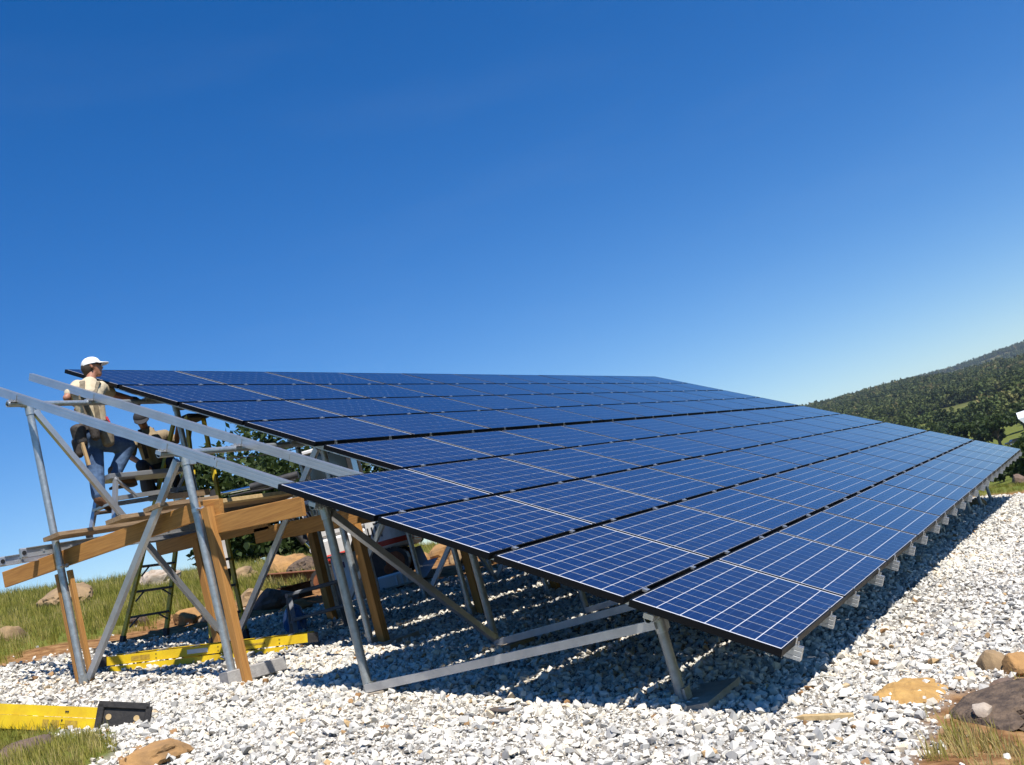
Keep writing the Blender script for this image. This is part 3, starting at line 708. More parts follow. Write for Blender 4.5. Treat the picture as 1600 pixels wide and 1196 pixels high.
def oak_meshes(seed, H, Wd, leaf, per, ncl, base=.28):
    r = np.random.RandomState(seed); cs = []; rs = []
    for i in range(ncl):
        d = r.normal(size=3); d /= np.linalg.norm(d); rr = r.rand() ** .5
        cs.append([d[0] * Wd * .5 * rr, d[1] * Wd * .5 * rr, H * (base + (1 - base) * (.48 + .46 * d[2] * rr))]); rs.append(Wd * r.uniform(.075, .15))
    cs = np.array(cs); V, F, tn = leaf_cloud(r, cs, np.array(rs), per, leaf)
    crown = np_mesh('crown', V, F, False, {'tint': ('FACE', tn)}); crown.materials.append(MATS['oak_leaf'])
    mb = MB(); fork = np.array([r.uniform(-.04, .04) * H, r.uniform(-.04, .04) * H, H * .30]); r0 = H * .035
    mb.tube((0, 0, -.4), fork, r0 * 1.25, r0 * .85, n=10)
    for i in r.choice(ncl, min(ncl, 9), replace=False):
        e = cs[i]; m1 = fork + (e - fork) * .5 + np.array([0, 0, H * .05]); mb.tube(fork, m1, r0 * .55, r0 * .34, n=7).tube(m1, e, r0 * .34, r0 * .10, n=6)
    tr = mb.mesh('trunk'); tr.materials.append(MATS['bark']); return crown, tr
def plant_tree(name, label, meshes, loc, rz, s, group=None):
    R = thing(name, label, 'tree', loc, group); R.rotation_euler = (0, 0, rz); R.scale = (s, s, s)
    for nm, me in zip(('crown', 'trunk'), meshes):
        o = bpy.data.objects.new(nm, me); COL.objects.link(o); o.parent = R
    return R
near_oak = oak_meshes(4, 9.5, 12.0, .19, 420, 58, .04)
P = atd(487, 792, 44.0); plant_tree('oak_tree', 'broad green oak beyond the crest, seen behind the excavator boom', near_oak, (P[0], P[1], P[2] - 5.0), .5, 1.0)
oaks = [oak_meshes(10 + i, 11.0, 13.0, .75, 60, 30, .18) for i in range(4)]
VO = [(1552, 665, 330, 1.05, 'oak on the valley meadow with the parked car beside it'), (1495, 655, 340, .95, 'rounded dark oak standing alone on the valley meadow'),
      (1462, 650, 380, .9, 'oak at the wood edge left of the lone valley oak'), (1530, 640, 430, .95, 'oak just behind the lone valley oak'),
      (1418, 645, 420, 1.0, 'dark oak at the foot of the wooded hill'), (1590, 640, 410, 1.0, 'oak at the upper edge of the valley meadow'),
      (1594, 720, 105, .26, 'dense dark oak in the dip beyond the far end of the array'), (1606, 722, 100, .36, 'dark oak beside the white roof, close behind the array end'),
      (1558, 722, 125, .24, 'small dark tree low in the dip past the last rail ends'), (1500, 680, 260, .45, 'small round bush-like oak showing over the array edge'),
      (1526, 684, 240, .38, 'small bushy tree showing over the array edge by the meadow'), (1440, 640, 470, 1.0, 'oak in the wood edge above the array edge'),
      (1375, 640, 480, 1.05, 'broad oak where the wood meets the array edge'), (1608, 628, 460, .95, 'oak by the sunlit clearing on the lower hill'),
      (1478, 640, 560, 1.0, 'oak on the lower slope above the lone valley oak'), (1512, 630, 600, 1.0, 'oak at the bottom of the hill clearing'), (1560, 630, 640, 1.0, 'tall oak at the top of the valley meadow'),
      (1400, 640, 600, 1.05, 'oak rising behind the dark oak at the hill foot'), (1572, 712, 140, .30, 'dark bushy tree in the dip next to the dense dark oak'), (1600, 700, 150, .42, 'dark tree half under the white roof')]
for i, (px, py, r_, s_, lb) in enumerate(VO):
    plant_tree('oak_tree', lb, oaks[i % 4], far_pt(px, py, r_) - [0, 0, .3], i * 1.7, s_, 'oaks of the valley')

# far wood on the hills, too many and too small to count
def hill_tree(seed, conifer):
    r = np.random.RandomState(seed); cs = []; rs = []
    if conifer:
        for q in range(9): z = .12 + .85 * q / 8; a = r.uniform(0, 6.28); k_ = .16 * (1 - z) ; cs.append([k_ * math.cos(a), k_ * math.sin(a), z]); rs.append(.05 + .24 * (1 - z))
        per, lf = 26, .075
    else:
        for q in range(9): a = r.uniform(0, 6.28); k_ = .30 * r.rand() ** .5; cs.append([k_ * math.cos(a), k_ * math.sin(a), r.uniform(.32, .78)]); rs.append(r.uniform(.14, .24))
        per, lf = 34, .085
    V, F, _ = leaf_cloud(r, np.array(cs), np.array(rs), per, lf); return np_mesh('hill_tree', V, F, False)
hp = [proto('hill_tree', hill_tree(i, i % 3 == 2), 'wood_leaf') for i in range(9)]
n = 64000; az = np.radians(rng.uniform(-3, 21, n)); r_ = 560 * (5200 / 560) ** (rng.rand(n) ** .75)
X = CAM[0] + r_ * np.cos(az); Y = CAM[1] + r_ * np.sin(az)
dens = np.clip(sstep(600, 1300, r_) * 1.25 + .55 * vnoise(X, Y, .010, 3) + .25 * vnoise(X, Y, .03, 1), 0, 1); clear = vnoise(X, Y, .006, 12) + .25 * vnoise(X, Y, .03, 2) > .50
k = (rng.rand(n) < dens) & ~clear; X, Y, r_ = X[k], Y[k], r_[k]; n = len(X); hgt = rng.uniform(8, 16, n) * (1 + .6 * sstep(1500, 4500, r_))
scatter('far_wood', np.stack([X, Y, ground_z(X, Y) - 1], 1), np.stack([np.zeros(n), np.zeros(n), rng.uniform(0, 6.28, n)], 1), np.stack([hgt * rng.uniform(.8, 1.15, n), hgt * rng.uniform(.8, 1.15, n), hgt], 1),
        rng.randint(0, 9, n), np.clip(rng.normal(.45, .26, n) + .25 * vnoise(X, Y, .012, 5), 0, 1), hp, 'dark mixed wood covering the hills across the valley', 'wood')

# ------------------------------------------------------------------ scaffold: ledgers, props, planks
YB, ZB = pipe_yz('B'); YC, ZC = pipe_yz('C'); YD, ZD = pipe_yz('D')
def seg_x(p1, p2, X): return onx(*p1, X), onx(*p2, X)
def timber(name, p, q, w_, h, m_, label, cat, up=(0, 0, 1)):
    return single(MB().beam(p, q, w_, h, up, .004), name, m_, label, cat, (np.asarray(p) + np.asarray(q)) / 2)
p, q = onx(8, 906, .525), onx(313, 798, .600); timber('ledger_beam', p, q, .04, .17, 'wood_y', 'long orange timber ledger strapped to the two nearest tall posts', 'beam')
p, q = seg_x((331, 821), (474, 791), .615); timber('ledger_beam', p, q, .04, .17, 'wood_y', 'orange timber ledger running from the clamped prop to the pipe end under the panels', 'beam')
p, q = seg_x((247, 858), (420, 815), 2.37); timber('ledger_beam', p, q, .04, .17, 'wood_y', 'shaded timber ledger in the second bay behind the near ledger', 'beam')
p, q = seg_x((400, 838), (560, 805), 2.37); timber('ledger_beam', p, q, .04, .17, 'wood_y', 'dark timber ledger of the second bay reaching under the solar panels', 'beam')
p, q = seg_x((455, 830), (610, 800), 4.26); timber('ledger_beam', p, q, .04, .17, 'wood_y', 'dark timber ledger of the third bay in front of the excavator', 'beam')
def prop(x, y, dx, dy, ztop, label, sec=.09, name='wooden_prop'):
    z0 = float(ground_z(x + dx, y + dy)); return single(MB().beam((x + dx, y + dy, z0 - .03), (x + dx + random.uniform(-.006, .006), y + dy, ztop), sec, sec, (1, 0, 0), .004), name, 'wood_z', label, 'timber post', (x + dx, y + dy, z0))
c0b = post_base('C', 0)
prop(.515, YC, .055, -.088, 2.10, 'sunlit orange timber prop beside the near pipe post, standing on the concrete block', .082)
single(MB().beam((.645, YC - .19, 2.06), (.645, YC + .02, 2.10), .05, .17, (0, 0, 1), .004), 'timber_block', 'wood_y', 'short timber offcut on top of the sunlit prop', 'timber block', (.5, YC, 2.1))
prop(.45, YD, .015, .088, 1.98, 'narrow timber stake on the uphill side of the nearest tall post', .048)
prop(.45, YD, .045, -.072, 1.98, 'narrow timber stake on the downhill side of the nearest tall post', .048)
prop(post_x('C', 1), YC, .10, -.09, 1.75, 'brown timber prop behind the front pipe post, half in sun', .10)
prop(post_x('C', 2), YC, .10, -.09, 1.7, 'brown timber prop standing in the panel shade before the rock row', .10)
prop(post_x('D', 1), YD, -.11, .02, 2.08, 'dark timber prop next to the tall stepladder', .10)
prop(post_x('D', 2), YD, -.10, .02, 2.0, 'dark timber prop next to the white carton', .10)
prop(post_x('C', 3), YC, .10, -.09, 1.55, 'shaded timber prop deep under the array', .10)
# straps round the posts
for l, z in (('D', 2.035), ('C', 2.10)):
    y, _ = pipe_yz(l)
    single(MB().tube((PX0[l], y, z - .018), (PX0[l], y, z + .018), .040, n=14).tube((PX0[l] - .04, y - .05, z), (PX0[l] + .05, y - .05, z), .009, n=6).box((PX0[l] + .03, y - .066, z - .02), (PX0[l] + .045, y - .034, z + .02)), 'pipe_strap', 'clamp_metal',
           'bright strap holding the ledger to the ' + ('outermost tall post' if l == 'D' else 'tall post beside the sunlit prop'), 'pipe strap', (.4, y, z))
# planks laid across the ledgers
def plank(y, x0, x1, z, wd, m_, label, dy=0.0):
    return single(MB().beam((x0, y, z), (x1, y + dy, z + .0), wd, .042, (0, 0, 1), .003), 'scaffold_plank', m_, label, 'plank', (x0, y, z))
zl = 2.255
plank(6.98, .28, 3.9, 2.325, .26, 'wood_grey', 'weathered plank resting on the end of the aluminium ladder walkway')
plank(6.02, .30, 2.7, zl, .24, 'wood_grey', 'weathered plank beside the leaning aluminium brace')
plank(5.62, .42, 1.15, zl, .22, 'wood_grey', 'weathered plank ending just behind the near pipe post')
P = onz(331, 783, 2.26); plank(P[1], P[0] - .05, 4.6, 2.235, .14, 'wood_pale', 'pale sunlit plank running from the sunlit prop to the panel edge', 0.0)
P1 = onz(258, 797, 2.30); single(MB().beam(onx(272, 775, 2.2), onx(318, 770, 2.2), .20, .07, (0, 0, 1), .006), 'timber_offcut', 'wood_grey', 'brown timber offcut lying on the planks behind the near post', 'timber block', onx(295, 773, 2.2))
# aluminium ladder used as a walkway
lw = thing('ladder_walkway', 'aluminium ladder laid flat on the ledgers as a walkway', 'ladder', (.2, 7.35, 2.22))
for yy in (7.62, 7.24):
    zc = 2.245
    mb = MB(); hw, hh, tk = .014, .045, .006
    mb.beam((.16, yy, zc + hh), (4.4, yy, zc + hh), .03, tk).beam((.16, yy, zc - hh), (4.4, yy, zc - hh), .03, tk).beam((.16, yy + .012, zc), (4.4, yy + .012, zc), .005, 2 * hh - tk)
    r_ = mb.build('side_rail', 'aluminium', lw)
    MB().beam((.10, yy, zc), (.16, yy, zc), .034, .10, (0, 0, 1), .012).build('end_cap', 'aluminium', r_)
    MB().tube((.13, yy - .025, zc), (.13, yy + .025, zc), .022, n=10).build('bolt', 'dark_hole', r_)
for i in range(13): MB().tube((.35 + .31 * i, 7.24, 2.245), (.35 + .31 * i, 7.62, 2.245), .014, n=8).build('rung', 'aluminium', lw)

# ------------------------------------------------------------------ aluminium step platform
PYN, PYF = 7.28, 7.62
zp = 2.36; zt = 2.955
wp = thing('step_platform', 'folding aluminium step platform the capped worker stands on', 'step platform', (1.9, 7.45, zp))
xa, xb = 1.40, 2.34
MB().beam((xa - .06, 7.45, zt), (xb + .06, 7.45, zt), .29, .055, (0, 0, 1), .006).build('top_board', 'aluminium', wp)
for xe, sx in ((xa, -1), (xb, 1)):
    for ye, sy in ((PYN, -1), (PYF, 1)):
        lg = MB().beam((xe, ye + sy * -.02, zt - .03), (xe + sx * .20, ye + sy * .05, zp), .03, .066, (0, 1, 0)).build('leg', 'aluminium', wp)
        MB().beam((xe + sx * .20, ye + sy * .05, zp - .015), (xe + sx * .205, ye + sy * .052, zp + .05), .036, .074, (0, 1, 0)).build('foot', 'rubber', lg)
    MB().beam((xe + sx * .10, PYN, zt - .31), (xe + sx * .10, PYF, zt - .31), .08, .026).build('step', 'aluminium', wp)
for ye in (PYN - .02, PYF + .02): MB().beam((xa - .08, ye, zt - .27), (xb + .08, ye, zt - .24), .022, .05).build('side_bar', 'aluminium', wp)
for sx, xe in ((-1, xa), (1, xb)): MB().beam((xe + sx * .02, PYN - .005, zt - .05), (xe - sx * .20, PYN - .02, zt - .28), .02, .045, (0, 1, 0)).build('strut', 'aluminium', wp)

# ------------------------------------------------------------------ stepladders
def stepladder(R, top, fb_, rb_, width_top, nstep, m_):
    """front pair of rails with steps, rear pair with bars; fb_/rb_ = the two feet of each pair"""
    fb_ = [np.asarray(p, float) for p in fb_]; rb_ = [np.asarray(p, float) for p in rb_]; top = np.asarray(top, float)
    ax = fb_[1] - fb_[0]; ax[2] = 0; ax /= np.linalg.norm(ax); dpt = (rb_[0] + rb_[1] - fb_[0] - fb_[1]); dpt[2] = 0; dpt /= np.linalg.norm(dpt)
    for pair, off, kind in ((fb_, -.19, 'front'), (rb_, .11, 'rear')):
        tops = [top + ax * s * width_top / 2 + dpt * off for s in (-1, 1)]
        for f_, t_ in zip(pair, tops):
            r_ = MB().beam(f_, t_, .030, .078 if kind == 'front' else .062, dpt).build(kind + '_rail', m_, R)
            MB().beam(f_ - [0, 0, .02], f_ + (t_ - f_) * .035, .04, .09, dpt).build('foot', 'rubber', r_)
        for i in range(1, nstep):
            a = i / nstep
            if kind == 'rear' and i % 2 == 0 and i > 2: continue
            A, B_ = [f_ + (t_ - f_) * a for f_, t_ in zip(pair, tops)]
            st = MB().beam(A, B_, .075 if kind == 'front' else .03, .024 if kind == 'front' else .03).build('step' if kind == 'front' else 'rear_bar', 'plastic_grey', R)
            if kind == 'front' and i < 4:
                for P_, Q_ in ((A, B_), (B_, A)): MB().beam(P_ + (Q_ - P_) * .28, P_ + np.array([0, 0, -.12]), .012, .018).build('step_brace', 'plastic_grey', st)
    MB().beam(top - ax * (width_top / 2 + .03) + [0, 0, .0], top + ax * (width_top / 2 + .03), .34, .06, (0, 0, 1), .01).build('top_cap', 'rubber', R)
    for s in (-1, 1):
        A = fb_[(s + 1) // 2] * .42 + (top + ax * s * width_top / 2 - dpt * .05) * .58; B_ = rb_[(s + 1) // 2] * .42 + (top + ax * s * width_top / 2 + dpt * .05) * .58
        MB().beam(A, B_, .006, .025).build('spreader', 'aluminium', R)
Fl = [ony(189, 1003, 9.0), ony(257, 985, 9.05)]; Rl = [ony(333, 1012, 7.30), ony(386, 1002, 7.30)]
for P in Fl + Rl: P[2] = float(ground_z(P[0], P[1])) + .02
tp = ony(297, 655, 8.15)
sl_ = thing('stepladder', 'tall open yellow fibreglass stepladder under the upper panels', 'ladder', (tp[0], 8.15, Fl[0][2]))
stepladder(sl_, tp, Fl, Rl, .30, 9, 'yellow_worn')

def channel(mb, p, q, w_, h, up, side):
    """C channel: web plus two flanges turned to one side"""
    d, s, u = ortho(np.asarray(q) - np.asarray(p), up); tk = .006
    mb.beam(p, q, tk, h, up)
    for sg in (-1, 1):
        o_ = s * side * w_ / 2 + u * sg * (h / 2 - tk / 2); mb.beam(np.asarray(p) + o_, np.asarray(q) + o_, w_, tk, up)
    return mb
# folded stepladder lying on the gravel behind the props
A = gpt(166, 1052); B_ = gpt(488, 1014)
ld = thing('folded_ladder', 'folded yellow fibreglass stepladder lying on the gravel behind the concrete block', 'ladder', (A + B_) / 2)
dirv = (B_ - A) / np.linalg.norm(B_ - A); sidev = np.cross([0, 0, 1], dirv); sidev /= np.linalg.norm(sidev)
if sidev @ (CAM - A) < 0: sidev = -sidev
for off, hz, nm in ((0, .075, 'front_rail'), (-.42, .075, 'front_rail'), (.03, .03, 'rear_rail'), (-.38, .03, 'rear_rail')):
    e0, e1 = (0, 0) if nm == 'front_rail' else (.05, -.25)
    p_ = A + sidev * off + dirv * e0 + [0, 0, hz + (0.045 if nm == 'front_rail' else .0)]; q_ = B_ + sidev * off + dirv * e1 + [0, 0, hz + (.045 if nm == 'front_rail' else .0)]
    r_ = channel(MB(), p_, q_, .03, .092 if nm == 'front_rail' else .06, (0, 0, 1), 1 if off < -.1 else -1).build(nm, 'yellow_fibreglass', ld)
    if off == 0:
        L_ = np.linalg.norm(q_ - p_)
        # dark rubber ends, worn print, label, rivets
        MB().beam(p_ - dirv * .07, p_ + dirv * .03, .05, .10).build('foot', 'rubber', r_)
        MB().beam(q_ - dirv * .02, q_ + dirv * .09, .05, .10).build('foot', 'rubber', r_)
        d_, s_, u_ = ortho(dirv); fs = sidev * .0045
        MB().beam(p_ + dirv * L_ * .40 + fs, p_ + dirv * L_ * .50 + fs, .002, .045).build('warning_label', 'white_label', r_)
        MB().beam(p_ + dirv * L_ * .13 + fs, p_ + dirv * L_ * .22 + fs, .002, .05).build('worn_print', 'worn_print', r_)
        MB().beam(p_ + dirv * L_ * .62 + fs, p_ + dirv * L_ * .78 + fs, .002, .02).build('worn_print', 'worn_print', r_)
        for a in (.25, .55, .85):
            for du in (-.02, .02): MB().tube(p_ + dirv * L_ * a + u_ * du, p_ + dirv * L_ * a + u_ * du + sidev * .008, .006, n=8).build('rivet', 'machine_dark', r_)
for i in range(6):
    a = .1 + i * .16; c_ = A + (B_ - A) * a + [0, 0, .135]
    MB().beam(c_, c_ - sidev * .42, .075, .02, dirv).build('step', 'aluminium', ld)

# folded stepladder in the foreground, its black top cap towards the gravel
dq = 7.55
Q = atd(150, 1127, dq); P0 = atd(-260, 1108, 8.6)
fl = thing('folded_ladder', 'yellow stepladder with a black top cap lying across the brown boulder', 'ladder', Q)
dv = (Q - P0) / np.linalg.norm(Q - P0); cv = CAM - Q; cv -= dv * (cv @ dv); cv /= np.linalg.norm(cv)       # towards the viewer
uv_ = np.cross(dv, cv); uv_ = uv_ if uv_[2] > 0 else -uv_
side = np.cross(uv_, dv); side = side if side @ cv > 0 else -side
def L3(a, b_, c_): return Q + dv * a + uv_ * b_ + side * c_
for b_, h, nm, dp in ((-.035, .105, 'front_rail', 0), (.060, .080, 'rear_rail', -.012), (-.035, .105, 'front_rail', -.36), (.060, .080, 'rear_rail', -.33)):
    r_ = channel(MB(), L3(-3.0, b_, dp), L3(.0, b_, dp), .035, h, uv_, -1).build(nm, 'yellow_fibreglass', fl)
    if dp == 0:
        for a0, a1 in ((-.18, -.30), (-.36, -.44), (-.47, -.53)): MB().beam(L3(a0, b_, .0045 if True else 0) , L3(a1, b_, .0045), .002, .06, uv_).build('worn_print', 'worn_print', r_)
    if dp in (0, -.012):
        for a in ((-.335,) if dp == 0 else (-.30, -.32)):
            for du in ((-.03, .03) if dp == 0 else (0,)): MB().tube(L3(a, b_ + du, dp), L3(a, b_ + du, dp + .010), .007, n=8).build('rivet', 'machine_dark', r_)
for a in (-.45, -.75, -1.05, -1.35): MB().beam(L3(a, -.035, 0), L3(a, -.035, -.36), .07, .02, uv_).build('step', 'aluminium', fl)
# cap: a shallow tray seen from above, with a rim and two holes
cap = thing('x', None, None, (0, 0, 0)); bpy.data.objects.remove(cap)
cu, cs_ = dv, None
yaw = (dv * .88 - side * .47); yaw /= np.linalg.norm(yaw); capn = np.cross(yaw, uv_); capn = capn if capn @ cv > 0 else -capn
def K(a, b_, c_): return Q + dv * .0 + yaw * a + uv_ * b_ + capn * c_
HB = .125; LC = .38
cp = MB().beam(K(.0, 0, -.03), K(LC, 0, -.03), .045, 2 * HB * .92, uv_, .018).build('top_cap', 'rubber', fl)
rim = MB()
for (a0, b0, a1, b1) in ((0, HB, LC, HB), (0, -HB, LC, -HB), (LC, -HB, LC, HB), (.02, -HB, .02, HB)):
    rim.beam(K(a0, b0, .0), K(a1, b1, .0), .05, .022, capn, .006)
rim.build('rim', 'rubber', cp)
for a in (.085, .295): MB().tube(K(a, .035, -.010), K(a, .035, -.0045), .022, n=16).build('hole', 'wood_pale', cp)

# ------------------------------------------------------------------ concrete
A = gpt(352, 1071); B_ = gpt(444, 1052)
up_ = np.array([0, 0, 1.0])
single(MB().beam(A + [0, 0, .05], B_ + [0, 0, .09], .16, .12, (0, 0, 1), .008), 'concrete_block', 'concrete', 'grey concrete block under the sunlit prop, one end in the gravel', 'concrete block', (A + B_) / 2)
for l, k, sz, lb in (('A', 0, (.42, .26), 'sandy concrete footing under the short front post'), ('B', 0, (.24, .2), 'concrete footing under the front pipe post with two braces'),
                     ('B', 1, (.30, .24), 'concrete footing of the second post of the middle line, in shade'), ('C', 1, (.45, .3), 'concrete footing under the brown timber prop half in sun')):
    bse = post_base(l, k)
    single(MB().box(bse + [-sz[0] * .5, -sz[1], -.25], bse + [sz[0], sz[1] * .6, .012]), 'concrete_footing', 'concrete_pad', lb, 'footing', bse)

# ------------------------------------------------------------------ step stool and small things
A = ony(463, 992, 6.45); B_ = ony(556, 990, 6.05); A[2] = float(ground_z(A[0], A[1])) + .01; B_[2] = float(ground_z(B_[0], B_[1])) + .01
st = thing('step_stool', 'grey two-step stool standing on the shaded gravel', 'step stool', (A + B_) / 2)
ax = (B_ - A); ax[2] = 0; Ls = np.linalg.norm(ax); ax /= Ls; bk = np.array([-ax[1], ax[0], 0]); bk = bk if bk @ (A - CAM) > 0 else -bk
zs = .5 * (A[2] + B_[2]); C0 = A.copy(); C0[2] = zs
def Sx(a, b_, z): return C0 + ax * a + bk * b_ + np.array([0, 0, z])
for a, s in ((0, 1), (Ls, -1)):
    MB().beam(Sx(a, 0, -.02), Sx(a + s * .045, .16, .56), .035, .05, ax).build('front_leg', 'plastic_grey', st)
    MB().beam(Sx(a, .46, -.02), Sx(a + s * .045, .26, .56), .035, .045, ax).build('rear_leg', 'plastic_grey', st)
    MB().beam(Sx(a + s * .02, .07, .25), Sx(a + s * .02, .38, .25), .02, .03).build('side_bar', 'plastic_grey', st)
MB().beam(Sx(.02, .21, .565), Sx(Ls - .02, .21, .565), .22, .045, (0, 0, 1), .01).build('top_step', 'plastic_grey', st)
MB().beam(Sx(.01, .04, .27), Sx(Ls - .01, .04, .27), .20, .04, (0, 0, 1), .01).build('lower_step', 'plastic_grey', st)
P = Sx(.12, .85, 0); P[2] = float(ground_z(P[0], P[1])); P = P + [0, 0, .0]
rock('plastic_bag', 'blue_plastic', 'crumpled blue plastic bag on the ground behind the step stool', P, (.15, .13, .19), 71, 0, .25, 4, sink=.12)['category'] = 'bag'
# offcut stake and cutting disc on the gravel
A = gpt(1243, 1134); B_ = gpt(1338, 1131); z_ = .045
sk = MB(); d_, s_, u_ = ortho(B_ - A)
sk.beam(A + (B_ - A) * .18 + [0, 0, z_], B_ + [0, 0, z_], .05, .025)
sk.add([A + [0, 0, z_], *[A + (B_ - A) * .18 + [0, 0, z_] + s_ * x_ + u_ * y_ for x_, y_ in ((-.025, -.0125), (.025, -.0125), (.025, .0125), (-.025, .0125))]], [(0, 2, 1), (0, 3, 2), (0, 4, 3), (0, 1, 4)])
single(sk, 'wooden_stake', 'wood_pale', 'pale pointed wooden stake lying on the gravel', 'stake', (A + B_) / 2 + [0, 0, z_])
P = gpt(787, 1117) + [0, 0, .035]
cdn = thing('cutting_disc', 'worn brown cutting disc dropped on the gravel in front of the array', 'cutting disc', P)
tl = np.array([.12, -.22, 1.0]); tl /= np.linalg.norm(tl)
dk = MB().tube(P, P + tl * .006, .085, n=28).build('disc', 'stone_disc', cdn)
MB().tube(P + tl * .006, P + tl * .010, .026, n=18).build('hub', 'clamp_metal', dk)
MB().tube(P + tl * .010, P + tl * .0115, .011, n=14).build('hub_hole', 'dark_hole', dk)

# ------------------------------------------------------------------ cartons and scrap behind the array
def pbox(px, py, wpx, hpx, depth_m, m_, yawv=None):
    P = gpt(px, py); s = FPX / ((P - CAM) @ MW[2]); return P, wpx / s, hpx / s
P, cw, ch = pbox(564, 936, 66, 78, .6, None)
ct = thing('carton', 'tall open white carton standing on the soil by the dark prop', 'carton', P)
ex = np.array([MW[0][0], MW[0][1], 0]); ex /= np.linalg.norm(ex); th = math.radians(-38); ex = np.array([ex[0] * math.cos(th) - ex[1] * math.sin(th), ex[0] * math.sin(th) + ex[1] * math.cos(th), 0])
ey = np.array([-ex[1], ex[0], 0]); cw *= .70; cdp = cw * .9; zb = P[2] - .05
def Bx(a, b_, z): return P + ex * a + ey * b_ + np.array([0, 0, zb - P[2] + z])
for nm, a0, b0, a1, b1 in (('front_wall', -cw / 2, -cdp / 2, cw / 2, -cdp / 2), ('back_wall', -cw / 2, cdp / 2, cw / 2, cdp / 2), ('side_wall', -cw / 2, -cdp / 2, -cw / 2, cdp / 2), ('side_wall', cw / 2, -cdp / 2, cw / 2, cdp / 2)):
    wl = MB().beam(Bx(a0, b0, ch / 2), Bx(a1, b1, ch / 2), .008, ch).build(nm, 'carton_white', ct)
    if nm == 'front_wall': MB().beam(Bx(-.10, b0 - .0065, ch * .80), Bx(.06, b0 - .0065, ch * .80), .002, .09).build('label', 'purple_label', wl)
for nm, (a0, b0), (a1, b1), (oa, ob) in (('flap', (-cw / 2, -cdp / 2), (cw / 2, -cdp / 2), (0, -.18)), ('flap', (-cw / 2, -cdp / 2), (-cw / 2, cdp / 2), (-.16, 0)), ('flap', (cw / 2, -cdp / 2), (cw / 2, cdp / 2), (.12, 0)), ('flap', (-cw / 2, cdp / 2), (cw / 2, cdp / 2), (0, .1))):
    v = [Bx(a0, b0, ch), Bx(a1, b1, ch), Bx(a1 + oa, b1 + ob, ch + (.02 if ob < 0 or oa < 0 else .18)), Bx(a0 + oa, b0 + ob, ch + (.02 if ob < 0 or oa < 0 else .18))]
    v2 = [x + np.array([0, 0, .006]) for x in v]
    MB().add(v + v2, [(3, 2, 1, 0), (4, 5, 6, 7), (0, 1, 5, 4), (1, 2, 6, 5), (2, 3, 7, 6), (3, 0, 4, 7)]).build(nm, 'carton_brown' if oa > 0 or ob > 0 else 'carton_white', ct)
P, fw_, fh_ = pbox(622, 917, 52, 22, .4, None)
exf = np.array([MW[0][0], MW[0][1], 0]); exf /= np.linalg.norm(exf); eyf = np.array([-exf[1], exf[0], 0])
fo = MB().beam(P - exf * fw_ / 2 + [0, 0, fh_ / 2], P + exf * fw_ / 2 + [0, 0, fh_ / 2], .32, fh_, (0, 0, 1), .03)
for a in (.55, .72, .86): fo.beam(P - exf * fw_ * (.5 - a) - eyf * .165 + [0, 0, .02], P - exf * fw_ * (.5 - a) - eyf * .165 + [0, 0, fh_ - .03], .03, .02)
single(fo, 'foam_block', 'foam', 'white foam packing block lying on the soil beside the tall carton', 'foam block', P)
def sheet(name, px, py, wpx, dpt_, tilt, m_, label, yaw_=0.0):
    P, sw, _ = pbox(px, py, wpx, 10, .3, None); a = exf * math.cos(yaw_) + eyf * math.sin(yaw_); b_ = -exf * math.sin(yaw_) + eyf * math.cos(yaw_); b_ = b_ * math.cos(tilt) + np.array([0, 0, math.sin(tilt)])
    n_ = np.cross(a, b_); v = [P - a * sw / 2, P + a * sw / 2, P + a * sw / 2 + b_ * dpt_, P - a * sw / 2 + b_ * dpt_]; v2 = [x + n_ * .008 for x in v]
    return single(MB().add(v + v2, [(3, 2, 1, 0), (4, 5, 6, 7), (0, 1, 5, 4), (1, 2, 6, 5), (2, 3, 7, 6), (3, 0, 4, 7)]), name, m_, label, 'cardboard', P)
sheet('cardboard_sheet', 612, 899, 40, .5, .35, 'carton_brown', 'brown cardboard sheet propped on the foam block', .3)
sheet('cardboard_sheet', 655, 905, 30, .6, .5, 'carton_white', 'white cardboard sheet leaning behind the foam block', -.5)
sheet('cardboard_sheet', 671, 903, 20, .75, 1.0, 'carton_white', 'white printed cardboard leaning before the yellow rocks', .4)
sheet('cardboard_sheet', 720, 892, 40, .4, .15, 'plastic_grey', 'grey flat sheet lying on the soil before the rocks', .2)
P, bw, bh = pbox(745, 925, 22, 26, .3, None)
single(MB().beam(P - exf * bw / 2 + [0, 0, bh / 2], P + exf * bw / 2 + [0, 0, bh / 2], .3, bh, (0, 0, 1), .006), 'crate', 'carton_white', 'white carton in the panel shade beside the shaded prop', 'carton', P)
# rusty steel
def ibeam(mb, p, q, w_, h, tk, up=(0, 0, 1)):
    d, s, u = ortho(np.asarray(q) - np.asarray(p), up)
    mb.beam(p, q, tk, h, up)
    for sg in (-1, 1): mb.beam(p + u * sg * h / 2, q + u * sg * h / 2, w_, tk, up)
    return mb
A = gpt(418, 914) + [0, 0, .12]; B_ = gpt(503, 908) + [0, 0, .12]
single(ibeam(MB(), A, B_, .14, .20, .016), 'steel_beam', 'rust', 'long rusty steel beam lying in the grass before the boulders', 'steel beam', (A + B_) / 2)
A = gpt(443, 944) + [0, 0, .14]; B_ = gpt(490, 934) + [0, 0, .16]
single(ibeam(MB(), A, B_, .16, .22, .016), 'steel_beam', 'rust', 'short rusty steel offcut behind the step stool', 'steel beam', (A + B_) / 2)

